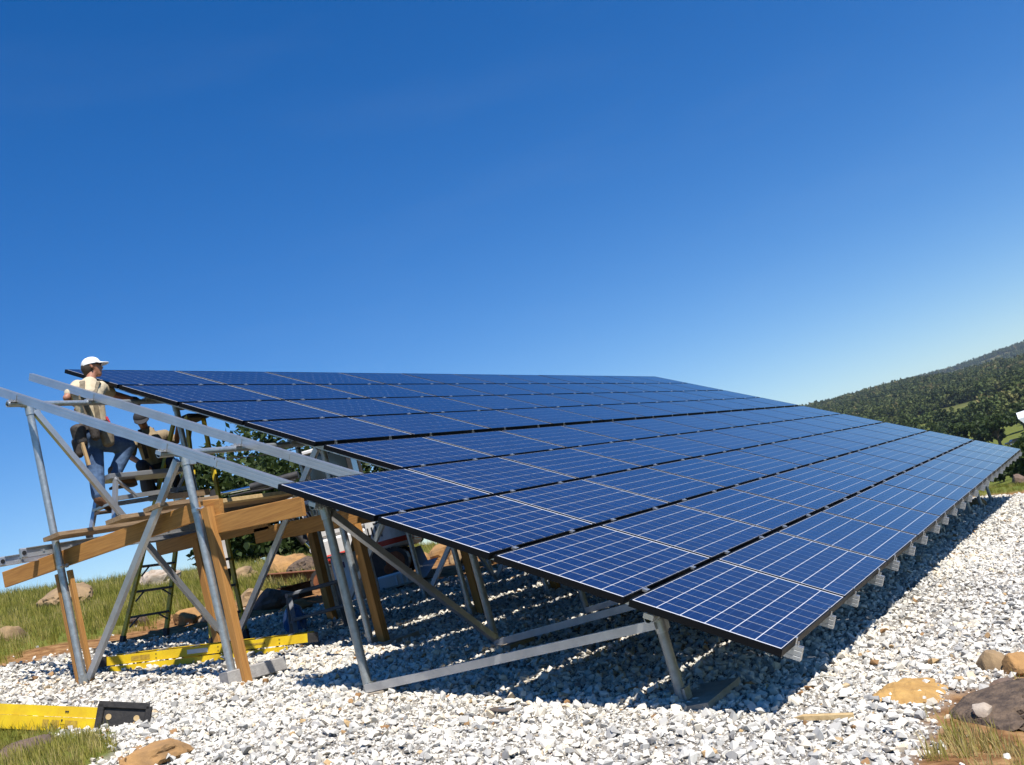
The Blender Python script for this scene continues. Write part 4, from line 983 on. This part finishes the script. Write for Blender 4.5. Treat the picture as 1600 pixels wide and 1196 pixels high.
# ------------------------------------------------------------------ excavator behind the array
O = gpt(603, 905); ef = np.array([MW[2][0], MW[2][1], 0]); ef /= np.linalg.norm(ef); er = np.array([ef[1], -ef[0], 0]); ez = np.array([0, 0, 1.0])
def Ep(px, py, off=0.0):
    d = ray(px, py); P0 = O + ef * off; return CAM + d * (((P0 - CAM) @ ef) / (d @ ef))
def El(a, b_, z): return O + er * a + ef * b_ + ez * z
xc = thing('excavator', 'compact white and red excavator parked behind the array, boom out over the slope', 'excavator', O)
for b_ in (-.72, .72):
    pts = []
    for i in range(9): t_ = math.pi / 2 + math.pi * i / 8; pts.append((-.95 + .24 * math.cos(t_), .26 + .24 * math.sin(t_)))
    for i in range(9): t_ = -math.pi / 2 + math.pi * i / 8; pts.append((.40 + .24 * math.cos(t_), .26 + .24 * math.sin(t_)))
    n_ = len(pts); vs = [El(a, b_ - .16, z) for a, z in pts] + [El(a, b_ + .16, z) for a, z in pts]
    mb = MB().add(vs, [(i, (i + 1) % n_, n_ + (i + 1) % n_, n_ + i) for i in range(n_)] + [tuple(range(n_)), tuple(range(n_, 2 * n_))[::-1]])
    for i in range(22):                                     # track pads
        a = -.95 + 1.35 * i / 21
        for z in (.02, .50): mb.beam(El(a, b_ - .17, z), El(a, b_ + .17, z), .045, .03, ez)
    tr = mb.build('track', 'machine_dark', xc)
    for a in (-.95, .40): MB().tube(El(a, b_ - .175, .26), El(a, b_ + .175, .26), .17, n=18).build('wheel', 'rust', tr)
    for a in (-.55, -.15, .25): MB().tube(El(a, b_ - .17, .15), El(a, b_ + .17, .15), .09, n=12).build('roller', 'rust', tr)
MB().tube(El(-.15, 0, .40), El(-.15, 0, .58), .42, n=24).build('slew_ring', 'machine_dark', xc)
hs_ = MB()
# house: plan outline rounded at the tail, extruded upwards
def slab(a0, a1, bh, z0, z1, rnd, mname, nm, par):
    pl = [(a0, -bh), (a1 - rnd, -bh)]
    for i in range(1, 9): t_ = -math.pi / 2 + math.pi / 2 * i / 8; pl.append((a1 - rnd + rnd * math.cos(t_), -bh + rnd + rnd * math.sin(t_)))
    for i in range(0, 9): t_ = math.pi / 2 * i / 8; pl.append((a1 - rnd + rnd * math.cos(t_), bh - rnd + rnd * math.sin(t_)))
    pl.append((a0, bh)); n_ = len(pl); bv = .05
    lev = [(z0, .04), (z0 + bv, 0), (z1 - bv, 0), (z1, .05)]
    vs = []
    for z, ins in lev: vs += [El(a * 1.0 - ins * np.sign(a - (a0 + a1) / 2), b_ * (1 - ins / bh), z) for a, b_ in pl]
    fs = []
    for k in range(3): fs += [(k * n_ + i, k * n_ + (i + 1) % n_, (k + 1) * n_ + (i + 1) % n_, (k + 1) * n_ + i) for i in range(n_)]
    fs += [tuple(range(n_))[::-1], tuple(range(3 * n_, 4 * n_))]
    return MB().add(vs, fs, False).build(nm, mname, par)
slab(-.85, .15, .86, .56, .98, .10, 'machine_white', 'deck', xc)
cwt = slab(.02, .78, .88, .50, 1.32, .42, 'machine_white', 'counterweight', xc)
slab(-.86, .79, .892, .53, .70, .42, 'machine_red', 'stripe', cwt)
slab(-.80, .10, .84, .98, 1.22, .10, 'machine_white', 'hood', xc)
# lettering on the tail
def text_mesh(txt, size, origin, ax_, ay_, mname, nm, par):
    cu_ = bpy.data.curves.new(nm, 'FONT'); cu_.body = txt; cu_.size = size; cu_.extrude = .002; cu_.align_x = 'CENTER'
    to = bpy.data.objects.new(nm, cu_); COL.objects.link(to); dg = bpy.context.evaluated_depsgraph_get(); me = bpy.data.meshes.new_from_object(to.evaluated_get(dg))
    bpy.data.objects.remove(to); az_ = np.cross(ax_, ay_); me.materials.clear(); me.materials.append(MATS[mname])
    M_ = Matrix(((ax_[0], ay_[0], az_[0], 0), (ax_[1], ay_[1], az_[1], 0), (ax_[2], ay_[2], az_[2], 0), (0, 0, 0, 1))); me.transform(M_)
    rl = np.array(root_loc(par)); me.transform(Matrix.Translation(Vector(np.asarray(origin) - rl)))
    o = bpy.data.objects.new(nm, me); COL.objects.link(o); o.parent = par; return o
text_mesh('37', .30, El(.30, -.886, .98), er, ez, 'machine_dark', 'number', cwt)
for i in range(4): MB().beam(El(.05 + .075 * i, -.884, .74), El(.05 + .075 * i, -.884, .95), .028, .004, ef).build('grille_bar', 'machine_dark', cwt)
# cab: posts, roof and dark panes
cabx0, cabx1, cb0, cb1 = -.80, .02, -.84, .10
for a in (cabx0, cabx1):
    for b_ in (cb0, cb1): MB().beam(El(a, b_, 1.20), El(a + (.05 if a < -.5 else 0), b_, 2.55), .07, .07, er).build('cab_post', 'machine_dark', xc)
MB().beam(El(cabx0 - .05, (cb0 + cb1) / 2, 2.58), El(cabx1 + .06, (cb0 + cb1) / 2, 2.58), cb1 - cb0 + .12, .08, ez, .02).build('cab_roof', 'machine_white', xc)
for a0, b0, a1, b1 in ((cabx0, cb0, cabx1, cb0), (cabx0, cb0, cabx0, cb1), (cabx1, cb0, cabx1, cb1)):
    g_ = MB().beam(El(a0, b0, 1.88), El(a1, b1, 1.88), .012, 1.30).build('cab_window', 'cab_glass', xc)
    MB().beam(El(a0, b0, 1.62), El(a1, b1, 1.62), .03, .045).build('bar', 'clamp_metal', g_)
# boom, dipper, bucket and rams
def boxsec(p, q, w_, h0, h1):
    d, s, u = ortho(np.asarray(q) - np.asarray(p)); mb = MB(); vs = []
    for P_, h in ((p, h0), (q, h1)): vs += [P_ + s * w_ / 2 * sx + u * h / 2 * sz for sx, sz in ((-1, -1), (1, -1), (1, 1), (-1, 1))]
    return mb.add(vs, [(3, 2, 1, 0), (4, 5, 6, 7), (0, 1, 5, 4), (1, 2, 6, 5), (2, 3, 7, 6), (3, 0, 4, 7)])
bf, bk_, bt = Ep(512, 852, -.05), Ep(472, 779, -.05), Ep(352, 801, -.05)
bm_ = boxsec(bf, bk_, .20, .22, .34).build('boom', 'machine_white', xc); boxsec(bk_ + (bk_ - bf) * .02, bt, .20, .34, .20).build('boom_arm', 'machine_white', bm_)
MB().path([Ep(500, 830, -.20), Ep(470, 784, -.20), Ep(420, 790, -.20), Ep(370, 798, -.2)], .018).path([Ep(503, 835, -.24), Ep(466, 790, -.24), Ep(400, 796, -.24)], .014).build('hoses', 'rubber', bm_)
for a, b_, c_ in ((430, 786, 'rib'), (398, 790, 'rib')): MB().tube(Ep(a, b_, -.19), Ep(a, b_, .1), .05, n=10).build('pin', 'machine_dark', bm_)
dt, db = Ep(330, 772, -.05), Ep(350, 890, -.05)
dp_ = boxsec(dt, db, .17, .20, .15).build('dipper', 'machine_white', xc); MB().tube(Ep(352, 790, -.2), Ep(352, 790, .1), .07, n=12).build('pin', 'machine_dark', dp_)
MB().tube(Ep(336, 772, -.2), Ep(336, 772, .1), .10, n=12).build('knuckle', 'machine_dark', dp_)
r1 = MB().tube(Ep(466, 742, -.05), Ep(392, 762, -.05), .075, n=14).build('dipper_ram', 'machine_dark', xc); MB().tube(Ep(392, 762, -.05), Ep(340, 773, -.05), .035, n=10).build('rod', 'chrome', r1)
MB().path([Ep(462, 750, -.16), Ep(420, 764, -.16), Ep(385, 770, -.16), Ep(360, 776, -.16)], .02).build('hose', 'rubber', r1)
r2 = MB().tube(Ep(450, 812, -.05), Ep(478, 848, -.05), .085, n=14).build('boom_ram', 'machine_dark', xc); MB().tube(Ep(478, 848, -.05), Ep(492, 862, -.05), .04, n=10).build('rod', 'chrome', r2)
MB().tube(Ep(490, 860, -.16), Ep(490, 860, .06), .075, n=12).build('pivot', 'machine_white', r2)
bc = MB(); prof = []
Pb = Ep(349, 893, -.05)
for i in range(9): t_ = math.radians(60 + 25 * i); prof.append((.30 * math.cos(t_) - .05, .30 * math.sin(t_) - .22))
vs = [Pb + er * a + ez * z + ef * o_ for o_ in (-.25, .25) for a, z in prof] + [Pb + er * a * .93 + ez * (z * .93) + ef * o_ for o_ in (-.24, .24) for a, z in prof]
n_ = 9; bc.add(vs, [(i, i + 1, n_ + i + 1, n_ + i) for i in range(n_ - 1)] + [(2 * n_ + i, 3 * n_ + i, 3 * n_ + i + 1, 2 * n_ + i + 1) for i in range(n_ - 1)] + [tuple(range(n_)), tuple(range(n_, 2 * n_))[::-1]])
bc.build('bucket', 'machine_dark', xc)

# ------------------------------------------------------------------ far building corner and car
P = far_pt(1632, 690, 120); fwd_h = ef
shd = thing('shed', 'white flat roof on posts half hidden by the dark oaks beyond the array', 'shed', P)
zr = ony(1587, 656, 0)
dR = ray(1591, 655); hR = math.hypot(dR[0], dR[1]); c1_ = CAM + dR / hR * 112.0
sf = np.array([dR[0] / hR, dR[1] / hR, 0]); a1_ = np.array([sf[1], -sf[0], 0])
rc = [c1_, c1_ + a1_ * 7 + [0, 0, .3], c1_ + a1_ * 7 + sf * 5 + [0, 0, .9], c1_ + sf * 5 + [0, 0, .6]]
MB().add(rc + [q_ + np.array([0, 0, -.55]) + (a1_ * .35 if i in (0, 3) else 0) for i, q_ in enumerate(rc)], [(0, 1, 2, 3), (7, 6, 5, 4), (0, 4, 5, 1), (1, 5, 6, 2), (2, 6, 7, 3), (3, 7, 4, 0)]).build('roof', 'roof_white', shd)
for a in (.9, 3.4, 6.2):
    for b_ in (.5, 4.5): q_ = c1_ + a1_ * a + sf * b_; MB().beam((q_[0], q_[1], float(ground_z(q_[0], q_[1])) - .2), q_ + [0, 0, -.4], .14, .14, (1, 0, 0)).build('post', 'wall_beige', shd)
q_ = c1_ + a1_ * 3.4 + sf * 4.6; zg = float(ground_z(q_[0], q_[1])); MB().beam(q_ * [1, 1, 0] - a1_ * 2.6 + [0, 0, (zg + c1_[2] - .3) / 2], q_ * [1, 1, 0] + a1_ * 2.8 + [0, 0, (zg + c1_[2] - .3) / 2], .12, c1_[2] - .3 - zg).build('wall', 'wall_beige', shd)
P = far_pt(1580, 677, 300); P[2] = float(ground_z(P[0], P[1]))
car = thing('parked_car', 'dark car parked on the valley meadow beside the oak', 'car', P)
def Cr(a, b_, z): return P + a1_ * a + ef * b_ + ez * z
sidep = [(-2.1, .35), (-2.15, .75), (-1.9, .95), (-1.0, 1.0), (-.55, 1.45), (.9, 1.48), (1.6, 1.02), (2.1, .92), (2.2, .6), (2.1, .32)]
vs = [Cr(a, -.85, z) for a, z in sidep] + [Cr(a, .85, z) for a, z in sidep]; n_ = len(sidep)
bd = MB().add(vs, [(i, (i + 1) % n_, n_ + (i + 1) % n_, n_ + i) for i in range(n_)] + [tuple(range(n_))[::-1], tuple(range(n_, 2 * n_))]).build('body', 'car_paint', car)
MB().add([Cr(-.9, -.856, 1.02), Cr(1.45, -.856, 1.04), Cr(.85, -.856, 1.42), Cr(-.5, -.856, 1.40)], [(0, 1, 2, 3)]).build('side_window', 'car_glass', bd)
MB().add([Cr(1.56, -.7, 1.05), Cr(1.56, .7, 1.05), Cr(.95, .7, 1.47), Cr(.95, -.7, 1.47)], [(0, 1, 2, 3)]).build('windscreen', 'chrome', bd)
for a in (-1.35, 1.35):
    for b_ in (-.8, .8):
        wh = MB().tube(Cr(a, b_ - .1, .32), Cr(a, b_ + .1, .32), .32, n=16).build('wheel', 'tyre', car); MB().tube(Cr(a, b_ - .105, .32), Cr(a, b_ + .105, .32), .18, n=12).build('rim', 'clamp_metal', wh)

# ------------------------------------------------------------------ people
def blob(name, segs, voxel, m_, parent, smooth=6, fac=.5):
    """one continuous skin over tapered limbs (p, r, q, r2)"""
    bm = bmesh.new(); off = Vector(root_loc(parent))
    for p_, r0, q_, r1 in segs:
        b2 = bmesh.new()
        for c_, r_ in ((p_, r0), (q_, r1)):
            sc3 = r_ if hasattr(r_, '__len__') else (r_, r_, r_)
            bmesh.ops.create_icosphere(b2, subdivisions=2, radius=1.0, matrix=Matrix.Translation(Vector(map(float, c_))) @ Matrix.Diagonal((*sc3, 1)))
        h = bmesh.ops.convex_hull(b2, input=b2.verts); bmesh.ops.delete(b2, geom=[v for v in b2.verts if not v.link_faces], context='VERTS')
        tmp = bpy.data.meshes.new('t'); b2.to_mesh(tmp); b2.free(); bm.from_mesh(tmp); bpy.data.meshes.remove(tmp)
    for v in bm.verts: v.co -= off
    me = bpy.data.meshes.new(name); bm.to_mesh(me); bm.free(); o = bpy.data.objects.new(name, me); COL.objects.link(o)
    rm = o.modifiers.new('r', 'REMESH'); rm.mode = 'VOXEL'; rm.voxel_size = voxel; rm.use_smooth_shade = True
    sm = o.modifiers.new('s', 'SMOOTH'); sm.iterations = smooth; sm.factor = fac
    dg = bpy.context.evaluated_depsgraph_get(); m2 = bpy.data.meshes.new_from_object(o.evaluated_get(dg)); o.modifiers.clear(); o.data = m2; bpy.data.meshes.remove(me)
    m2.materials.clear(); m2.materials.append(MATS[m_]); m2.polygons.foreach_set('use_smooth', [True] * len(m2.polygons)); o.parent = parent; return o
def unit(v): v = np.asarray(v, float); return v / np.linalg.norm(v)
def hand(segs, wr, dr, up, s=1.0, curl=.5):
    """palm, four curled fingers and a thumb off the side of the palm"""
    dr = unit(dr); sd = unit(np.cross(dr, up)); nn = np.cross(sd, dr); pal = wr + dr * .085 * s
    segs.append((wr, .026 * s, pal, (.034 * s)))
    for i, (o_, ln) in enumerate(((-.030, .070), (-.010, .082), (.010, .078), (.029, .060))):
        a = pal + sd * o_ * s; b_ = a + (dr * math.cos(curl * .6) - nn * math.sin(curl * .6)) * ln * .55 * s; c_ = b_ + (dr * math.cos(curl * 1.8) - nn * math.sin(curl * 1.8)) * ln * .5 * s
        segs += [(a, .0105 * s, b_, .0095 * s), (b_, .0095 * s, c_, .008 * s)]
    a = wr + dr * .03 * s - sd * .028 * s; b_ = a + (dr * .6 - sd * .7) * .045 * s; c_ = b_ + (dr * .95 - sd * .15 - nn * .3) * .035 * s
    segs += [(a, .014 * s, b_, .012 * s), (b_, .012 * s, c_, .009 * s)]
def head_parts(R, body_segs, hc, face, m_skin='skin'):
    """skull, jaw, nose, ears, brow; returns axes"""
    f_ = unit(face); rt = unit(np.cross(f_, [0, 0, 1])); up = np.cross(rt, f_)
    body_segs += [(hc + up * .03 - f_ * .015, .088, hc + up * .015 + f_ * .012, .080), (hc - up * .02 + f_ * .03, .066, hc - up * .085 + f_ * .052, .040),
                  (hc + f_ * .090 + up * .004, .012, hc + f_ * .112 - up * .028, .014), (hc + f_ * .075 + up * .028 - rt * .03, .014, hc + f_ * .075 + up * .028 + rt * .03, .014),
                  (hc + f_ * .088 - up * .058 - rt * .016, .010, hc + f_ * .088 - up * .058 + rt * .016, .010)]
    for s in (-1, 1): body_segs.append((hc + rt * s * .086 + up * .018 - f_ * .008, .014, hc + rt * s * .090 - up * .022 - f_ * .004, .011))
    return f_, rt, up
def ring(mb, c, n_, r1, r2, ax_, h, tk=.012, seg=24):
    """flat band round an elliptical body; ax_ = long axis in the plane"""
    n_ = unit(n_); a = unit(ax_ - n_ * (np.asarray(ax_) @ n_)); b_ = np.cross(n_, a); vs = []
    for hh in (-h / 2, h / 2):
        for k_ in (0, tk):
            vs += [c + n_ * hh + a * (r1 + k_) * math.cos(t_) + b_ * (r2 + k_) * math.sin(t_) for t_ in np.linspace(0, 2 * math.pi, seg, endpoint=False)]
    f_ = []
    for i in range(seg):
        j = (i + 1) % seg; f_ += [(seg + i, seg + j, 3 * seg + j, 3 * seg + i), (i, 2 * seg + i, 2 * seg + j, j), (i, j, seg + j, seg + i), (2 * seg + i, 3 * seg + i, 3 * seg + j, 2 * seg + j)]
    return mb.add(vs, f_)
def cap_mesh(R, hc, f_, rt, up, m_, body):
    vs = []; fs = []; nu, nv = 20, 7
    for j in range(nv + 1):
        ph = math.pi / 2 * j / nv
        for i in range(nu): t_ = 2 * math.pi * i / nu; vs.append(hc + up * (.028 + .098 * math.sin(ph)) + (f_ * 1.10 * math.cos(t_) + rt * math.sin(t_)) * .100 * math.cos(ph) ** .8)
    for j in range(nv): fs += [(j * nu + i, j * nu + (i + 1) % nu, (j + 1) * nu + (i + 1) % nu, (j + 1) * nu + i) for i in range(nu)]
    c_ = MB().add(vs, fs, True).build('cap', m_, R)
    vs = []; n_ = 12
    for k_ in (0, .008):
        for rr in (.0, 1.0):
            for i in range(n_ + 1): t_ = -1.15 + 2.3 * i / n_; e_ = .100 + rr * .085 * math.cos(t_ * 1.1); vs.append(hc + up * (.034 + k_ - rr * .018) + f_ * (.108 * math.cos(t_) + rr * .085 * math.cos(t_ * .9)) + rt * math.sin(t_) * (.100 + rr * .0))
    m1 = n_ + 1; fs = []
    for i in range(n_): fs += [(i, i + 1, m1 + i + 1, m1 + i)[::-1], (2 * m1 + i, 2 * m1 + i + 1, 3 * m1 + i + 1, 3 * m1 + i), (m1 + i, m1 + i + 1, 3 * m1 + i + 1, 3 * m1 + i)[::-1]]
    MB().add(vs, fs).build('brim', m_, c_); return c_

# --- worker 1: standing on the step platform, back to us, reaching for the rack
def J(px, py, dy=0.0): return ony(px, py, 7.46 + dy)
hc = J(143.5, 575); nk = J(139, 598); ch = J(138, 624); wa = J(146, 660); pe = J(151, 684)
Rs, Re, Rh = J(156, 606, .02), J(180, 617, .12), J(208, 624, .26)
Ls_, Le, Lh = J(121, 604, .10), J(104, 622, .08), J(122, 636, .34)
Rhip, Rk, Ra, Rt = J(160, 690, .02), J(199, 697, .02), J(178, 742, .06), J(204, 752, .04)
Lhip, Lk, La, Lt = J(144, 692, .06), J(150, 734, .0), J(154, 776, -.02), J(173, 792, -.02)
R = thing('person', 'person in white cap, cream T-shirt, tool belt and jeans standing on the step platform', 'person', np.array([pe[0], pe[1], 2.95]))
sg = [(pe, .13, wa, .125), (wa, .125, ch, .145), (ch, .145, nk - [0, 0, .03], .085), (nk - [0, 0, .05], .058, hc - [0, 0, .03], .055), (ch, .12, Rs, .062), (ch + [0, 0, .04], .12, Ls_, .062),
      (Rs, .056, Re, .043), (Re, .043, Rh, .030), (Ls_, .056, Le, .043), (Le, .043, Lh, .030), (pe, .12, Rhip, .095), (pe, .12, Lhip, .095),
      (Rhip, .092, Rk, .062), (Rk, .060, Ra, .042), (Lhip, .092, Lk, .062), (Lk, .060, La, .042), (Ra, .04, Rt, .035), (La, .04, Lt, .035)]
hand(sg, Rh, Rh - Re, [0, 0, 1], 1.0, .7); hand(sg, Lh, Lh - Le, [0, 0, 1], 1.0, .7)
face = unit(MW[0] * [1, 1, 0] * .92 + ef * .40 + ez * .06); f_, rt, up = head_parts(R, sg, hc, face)
body = blob('body', sg, .011, 'skin', R, 3)
sh = [(wa + (pe - wa) * .25, (.150, .140, .12), ch, .172), (ch, .168, nk - [0, 0, .028], .100), (ch, .14, Rs, .086), (ch + [0, 0, .04], .14, Ls_, .080), (Rs, .078, Rs + (Re - Rs) * .62, .074), (Ls_, .078, Ls_ + (Le - Ls_) * .62, .074)]
shirt = blob('shirt', sh, .013, 'shirt_cream', R, 3)
tr = [(wa + (pe - wa) * .55, .146, pe, .160), (pe, .150, Rhip, .122), (pe, .150, Lhip, .122), (Rhip, .122, Rk, .094), (Rk, .093, Ra + (Rk - Ra) * .06, .076), (Lhip, .122, Lk, .092), (Lk, .090, La + (Lk - La) * .06, .078)]
jeans = blob('jeans', tr, .013, 'denim', R, 3)
for a, t_ in ((Ra, Rt), (La, Lt)):
    bt_ = blob('boot', [(a + [0, 0, .05], .060, a - [0, 0, .02], .064), (a - [0, 0, .03], .060, t_ + (t_ - a) * .12 - [0, 0, .010], .052)], .010, 'leather_tan', R, 2)
    d_ = unit((t_ - a) * [1, 1, 0]); z_ = min(a[2], t_[2]) - .052
    MB().beam(np.array([a[0], a[1], z_]) - d_ * .065, np.array([t_[0], t_[1], z_ + (t_[2] - a[2]) * .0]) + d_ * .05, .10, .028, (0, 0, 1), .008).build('sole', 'sole', bt_)
for h0, h1 in ((Rh, Rh - Re),):
    gl = []; hand(gl, h0 - unit(h1) * .05, h1, [0, 0, 1], 1.18, .7); blob('glove', gl, .008, 'leather_dark', R, 2)
cap_mesh(R, hc, f_, rt, up, 'cap_white', body)
blob('hair', [(hc - f_ * .035 + up * .005, .088, hc - f_ * .045 - up * .045, .062)], .010, 'hair', R, 2)
gls = MB().beam(hc + f_ * .094 + up * .022 - rt * .062, hc + f_ * .094 + up * .022 + rt * .062, .016, .032, f_, .004)
for s in (-1, 1): gls.beam(hc + f_ * .088 + up * .024 + rt * s * .066, hc - f_ * .01 + up * .020 + rt * s * .096, .008, .010)
gls.build('sunglasses', 'black_glass', R)
# braces over the shoulders, belt and pouches
bx_ = unit(pe - ch); rgt = unit(Rs - Ls_)
back = -ef * .0 + unit(CAM - ch) * .17; back[2] = 0
for s in (-.35, .45):
    m1 = ch + rgt * .16 * s + unit(back) * .176 + [0, 0, .03]; t1 = nk + rgt * .20 * s + unit(back) * .09 + [0, 0, -.015]; b1 = wa + rgt * .13 * s + unit(back) * .155
    st_ = MB().beam(t1, m1, .055, .012, unit(back)).beam(m1, b1, .055, .012, unit(back)).beam(t1, nk + rgt * .26 * s - unit(back) * .05 + [0, 0, -.02], .055, .012, ez); st_.build('suspender', 'webbing', shirt)
MB().beam(ch + rgt * -.10 + unit(back) * .182 - [0, 0, .03], ch + rgt * .12 + unit(back) * .182 - [0, 0, .03], .012, .05).build('suspender_cross', 'webbing', shirt)
be = ring(MB(), wa + (pe - wa) * .35, bx_, .165, .150, rgt, .075).build('belt', 'leather_dark', R)
def pouch(P_, w_, h, dpt_, m_, nm='pouch'):
    d = unit((P_ - wa) * [1, 1, 0]); return blob(nm, [(P_ + [0, 0, h * .35], (w_ * .5, w_ * .5, .05), P_ - [0, 0, h * .35], (w_ * .42, w_ * .42, .05))], .012, m_, be, 2)
pouch(J(124, 682, -.06), .17, .26, .1, 'leather_dark'); pouch(J(122, 700, -.05), .12, .20, .1, 'leather_dark'); pouch(J(168, 684, -.17), .16, .18, .1, 'webbing'); pouch(J(148, 676, -.20), .12, .14, .1, 'leather_dark')
MB().beam(J(128, 692, -.20), J(139, 727, -.20), .026, .034).build('hammer_handle', 'handle_wood', be)
MB().beam(J(122, 690, -.20), J(134, 687, -.20), .03, .03).build('hammer_head', 'machine_dark', be)
MB().tube(J(166, 652, -.12), J(172, 664, -.14), .016, n=10).build('tool_grip', 'red_tool', be)

# --- worker 2: squatting on the stepladder in the shade of the panels
def J2(px, py, dy=0.0): return ony(px, py, 8.70 + dy)
hc = J2(221, 656, -.06); nk = J2(228, 672); ch = J2(234, 692); wa = J2(240, 718, .05); pe = J2(245, 738, .10)
Rs, Re, Rh = J2(257, 680, .02), J2(276, 690, -.05), J2(278, 668, -.28)
Ls_, Le, Lh = J2(208, 686, .02), J2(204, 714, -.06), J2(226, 728, -.22)
Rhip, Rk, Ra, Rt = J2(258, 742, .08), J2(266, 722, -.28), J2(270, 764, -.08), J2(268, 773, -.24)
Lhip, Lk, La, Lt = J2(234, 742, .08), J2(222, 728, -.26), J2(240, 770, -.08), J2(236, 779, -.24)
R = thing('person', 'person in tan shirt and dark work trousers squatting on the stepladder in the shade', 'person', np.array([pe[0], pe[1], La[2] - .06]))
sg = [(pe, .13, wa, .125), (wa, .125, ch, .145), (ch, .145, nk - [0, 0, .03], .085), (nk - [0, 0, .05], .058, hc - [0, 0, .03], .055), (ch, .12, Rs, .062), (ch, .12, Ls_, .062),
      (Rs, .056, Re, .043), (Re, .043, Rh, .030), (Ls_, .056, Le, .043), (Le, .043, Lh, .030), (pe, .12, Rhip, .095), (pe, .12, Lhip, .095),
      (Rhip, .092, Rk, .062), (Rk, .060, Ra, .042), (Lhip, .092, Lk, .062), (Lk, .060, La, .042), (Ra, .04, Rt, .035), (La, .04, Lt, .035)]
hand(sg, Rh, Rh - Re, [0, 0, 1], 1.0, .9); hand(sg, Lh, Lh - Le, [0, 0, 1], 1.0, .9)
face = unit(-ef * .75 + MW[0] * [1, 1, 0] * .25 - ez * .55); f_, rt, up = head_parts(R, sg, hc, face)
body = blob('body', sg, .012, 'skin', R, 3)
sh = [(wa + (pe - wa) * .25, .140, ch, .170), (ch, .166, nk - [0, 0, .045], .105), (ch, .14, Rs, .080), (ch, .14, Ls_, .080), (Rs, .078, Rs + (Re - Rs) * .8, .070), (Ls_, .078, Ls_ + (Le - Ls_) * .8, .070)]
shirt = blob('shirt', sh, .013, 'shirt_tan', R, 3)
tr = [(wa + (pe - wa) * .5, .142, pe, .155), (pe, .142, Rhip, .112), (pe, .142, Lhip, .112), (Rhip, .110, Rk, .084), (Rk, .082, Ra, .060), (Lhip, .110, Lk, .084), (Lk, .082, La, .060)]
blob('trousers', tr, .013, 'denim_dark', R, 3)
for a, t_ in ((Ra, Rt), (La, Lt)): blob('boot', [(a + [0, 0, .03], .056, a - [0, 0, .02], .056), (a - [0, 0, .02], .052, t_, .044)], .011, 'leather_dark', R, 2)
cap_mesh(R, hc, f_, rt, up, 'cap_dark', body)
bk2 = unit((CAM - ch) * [1, 1, 0])
for s in (-1, 1): MB().beam(nk + unit(Rs - Ls_) * .10 * s + bk2 * .06, ch + unit(Rs - Ls_) * .11 * s + bk2 * .170, .05, .012, bk2).beam(ch + unit(Rs - Ls_) * .11 * s + bk2 * .170, wa + unit(Rs - Ls_) * .10 * s + bk2 * .145, .05, .012, bk2).build('suspender', 'leather_dark', shirt)
be = ring(MB(), wa + (pe - wa) * .4, unit(pe - wa), .16, .15, Rs - Ls_, .08).build('belt', 'leather_dark', R)
for P_ in (J2(228, 752, -.20), J2(272, 745, -.05)): blob('pouch', [(P_ + [0, 0, .09], .075, P_ - [0, 0, .10], .085)], .013, 'leather_dark', be, 2)

# ------------------------------------------------------------------ haze over the valley
hz = MB().box((-60, -700, -30), (7300, 4600, 330)).mesh('haze'); o = bpy.data.objects.new('haze', hz); COL.objects.link(o); tag(o, 'thin pale haze hanging over the valley and hills', 'haze', kind='stuff')
m = bpy.data.materials.new('haze'); m.use_nodes = True; t = m.node_tree; t.nodes.clear(); ou = t.nodes.new('ShaderNodeOutputMaterial'); pv_ = t.nodes.new('ShaderNodeVolumePrincipled')
pv_.inputs['Color'].default_value = (.70, .84, 1.0, 1); pv_.inputs['Density'].default_value = 6.0e-5; pv_.inputs['Anisotropy'].default_value = .2
t.links.new(pv_.outputs[0], ou.inputs['Volume']); hz.materials.append(m)
S.cycles.volume_bounces = 0

# ------------------------------------------------------------------ cables slung under the array
def cable(pts, sag, r, label):
    out = []
    for a, b_ in zip(pts[:-1], pts[1:]):
        a = np.asarray(a, float); b_ = np.asarray(b_, float)
        for i in range(9): t_ = i / 8; out.append(a + (b_ - a) * t_ - np.array([0, 0, sag * 4 * t_ * (1 - t_)]))
    return single(MB().path(out, r, 6), 'cable', 'rubber', label, 'cable', out[0])
cable([W(.32 + .9 * i, PIPE_V['B'] - .35 + .05 * (i % 2), -.14) for i in range(0, 14)], .05, .007, 'black cable looped between the rails under the middle rows')
cable([W(1.25 + .83 * i, PIPE_V['C'] + .20 + .04 * (i % 3), -.14) for i in range(0, 12)], .06, .007, 'black cable looped under the step between lower and upper panels')
cable([W(.4 + .85 * i, .55 + .03 * (i % 2), -.14) for i in range(0, 16)], .04, .007, 'black cable slung behind the lowest row of panels')
cable([onx(335, 716, .7), onx(470, 700, 1.9)], .03, .005, 'thin wire strung past the bare rail below the middle pipe')
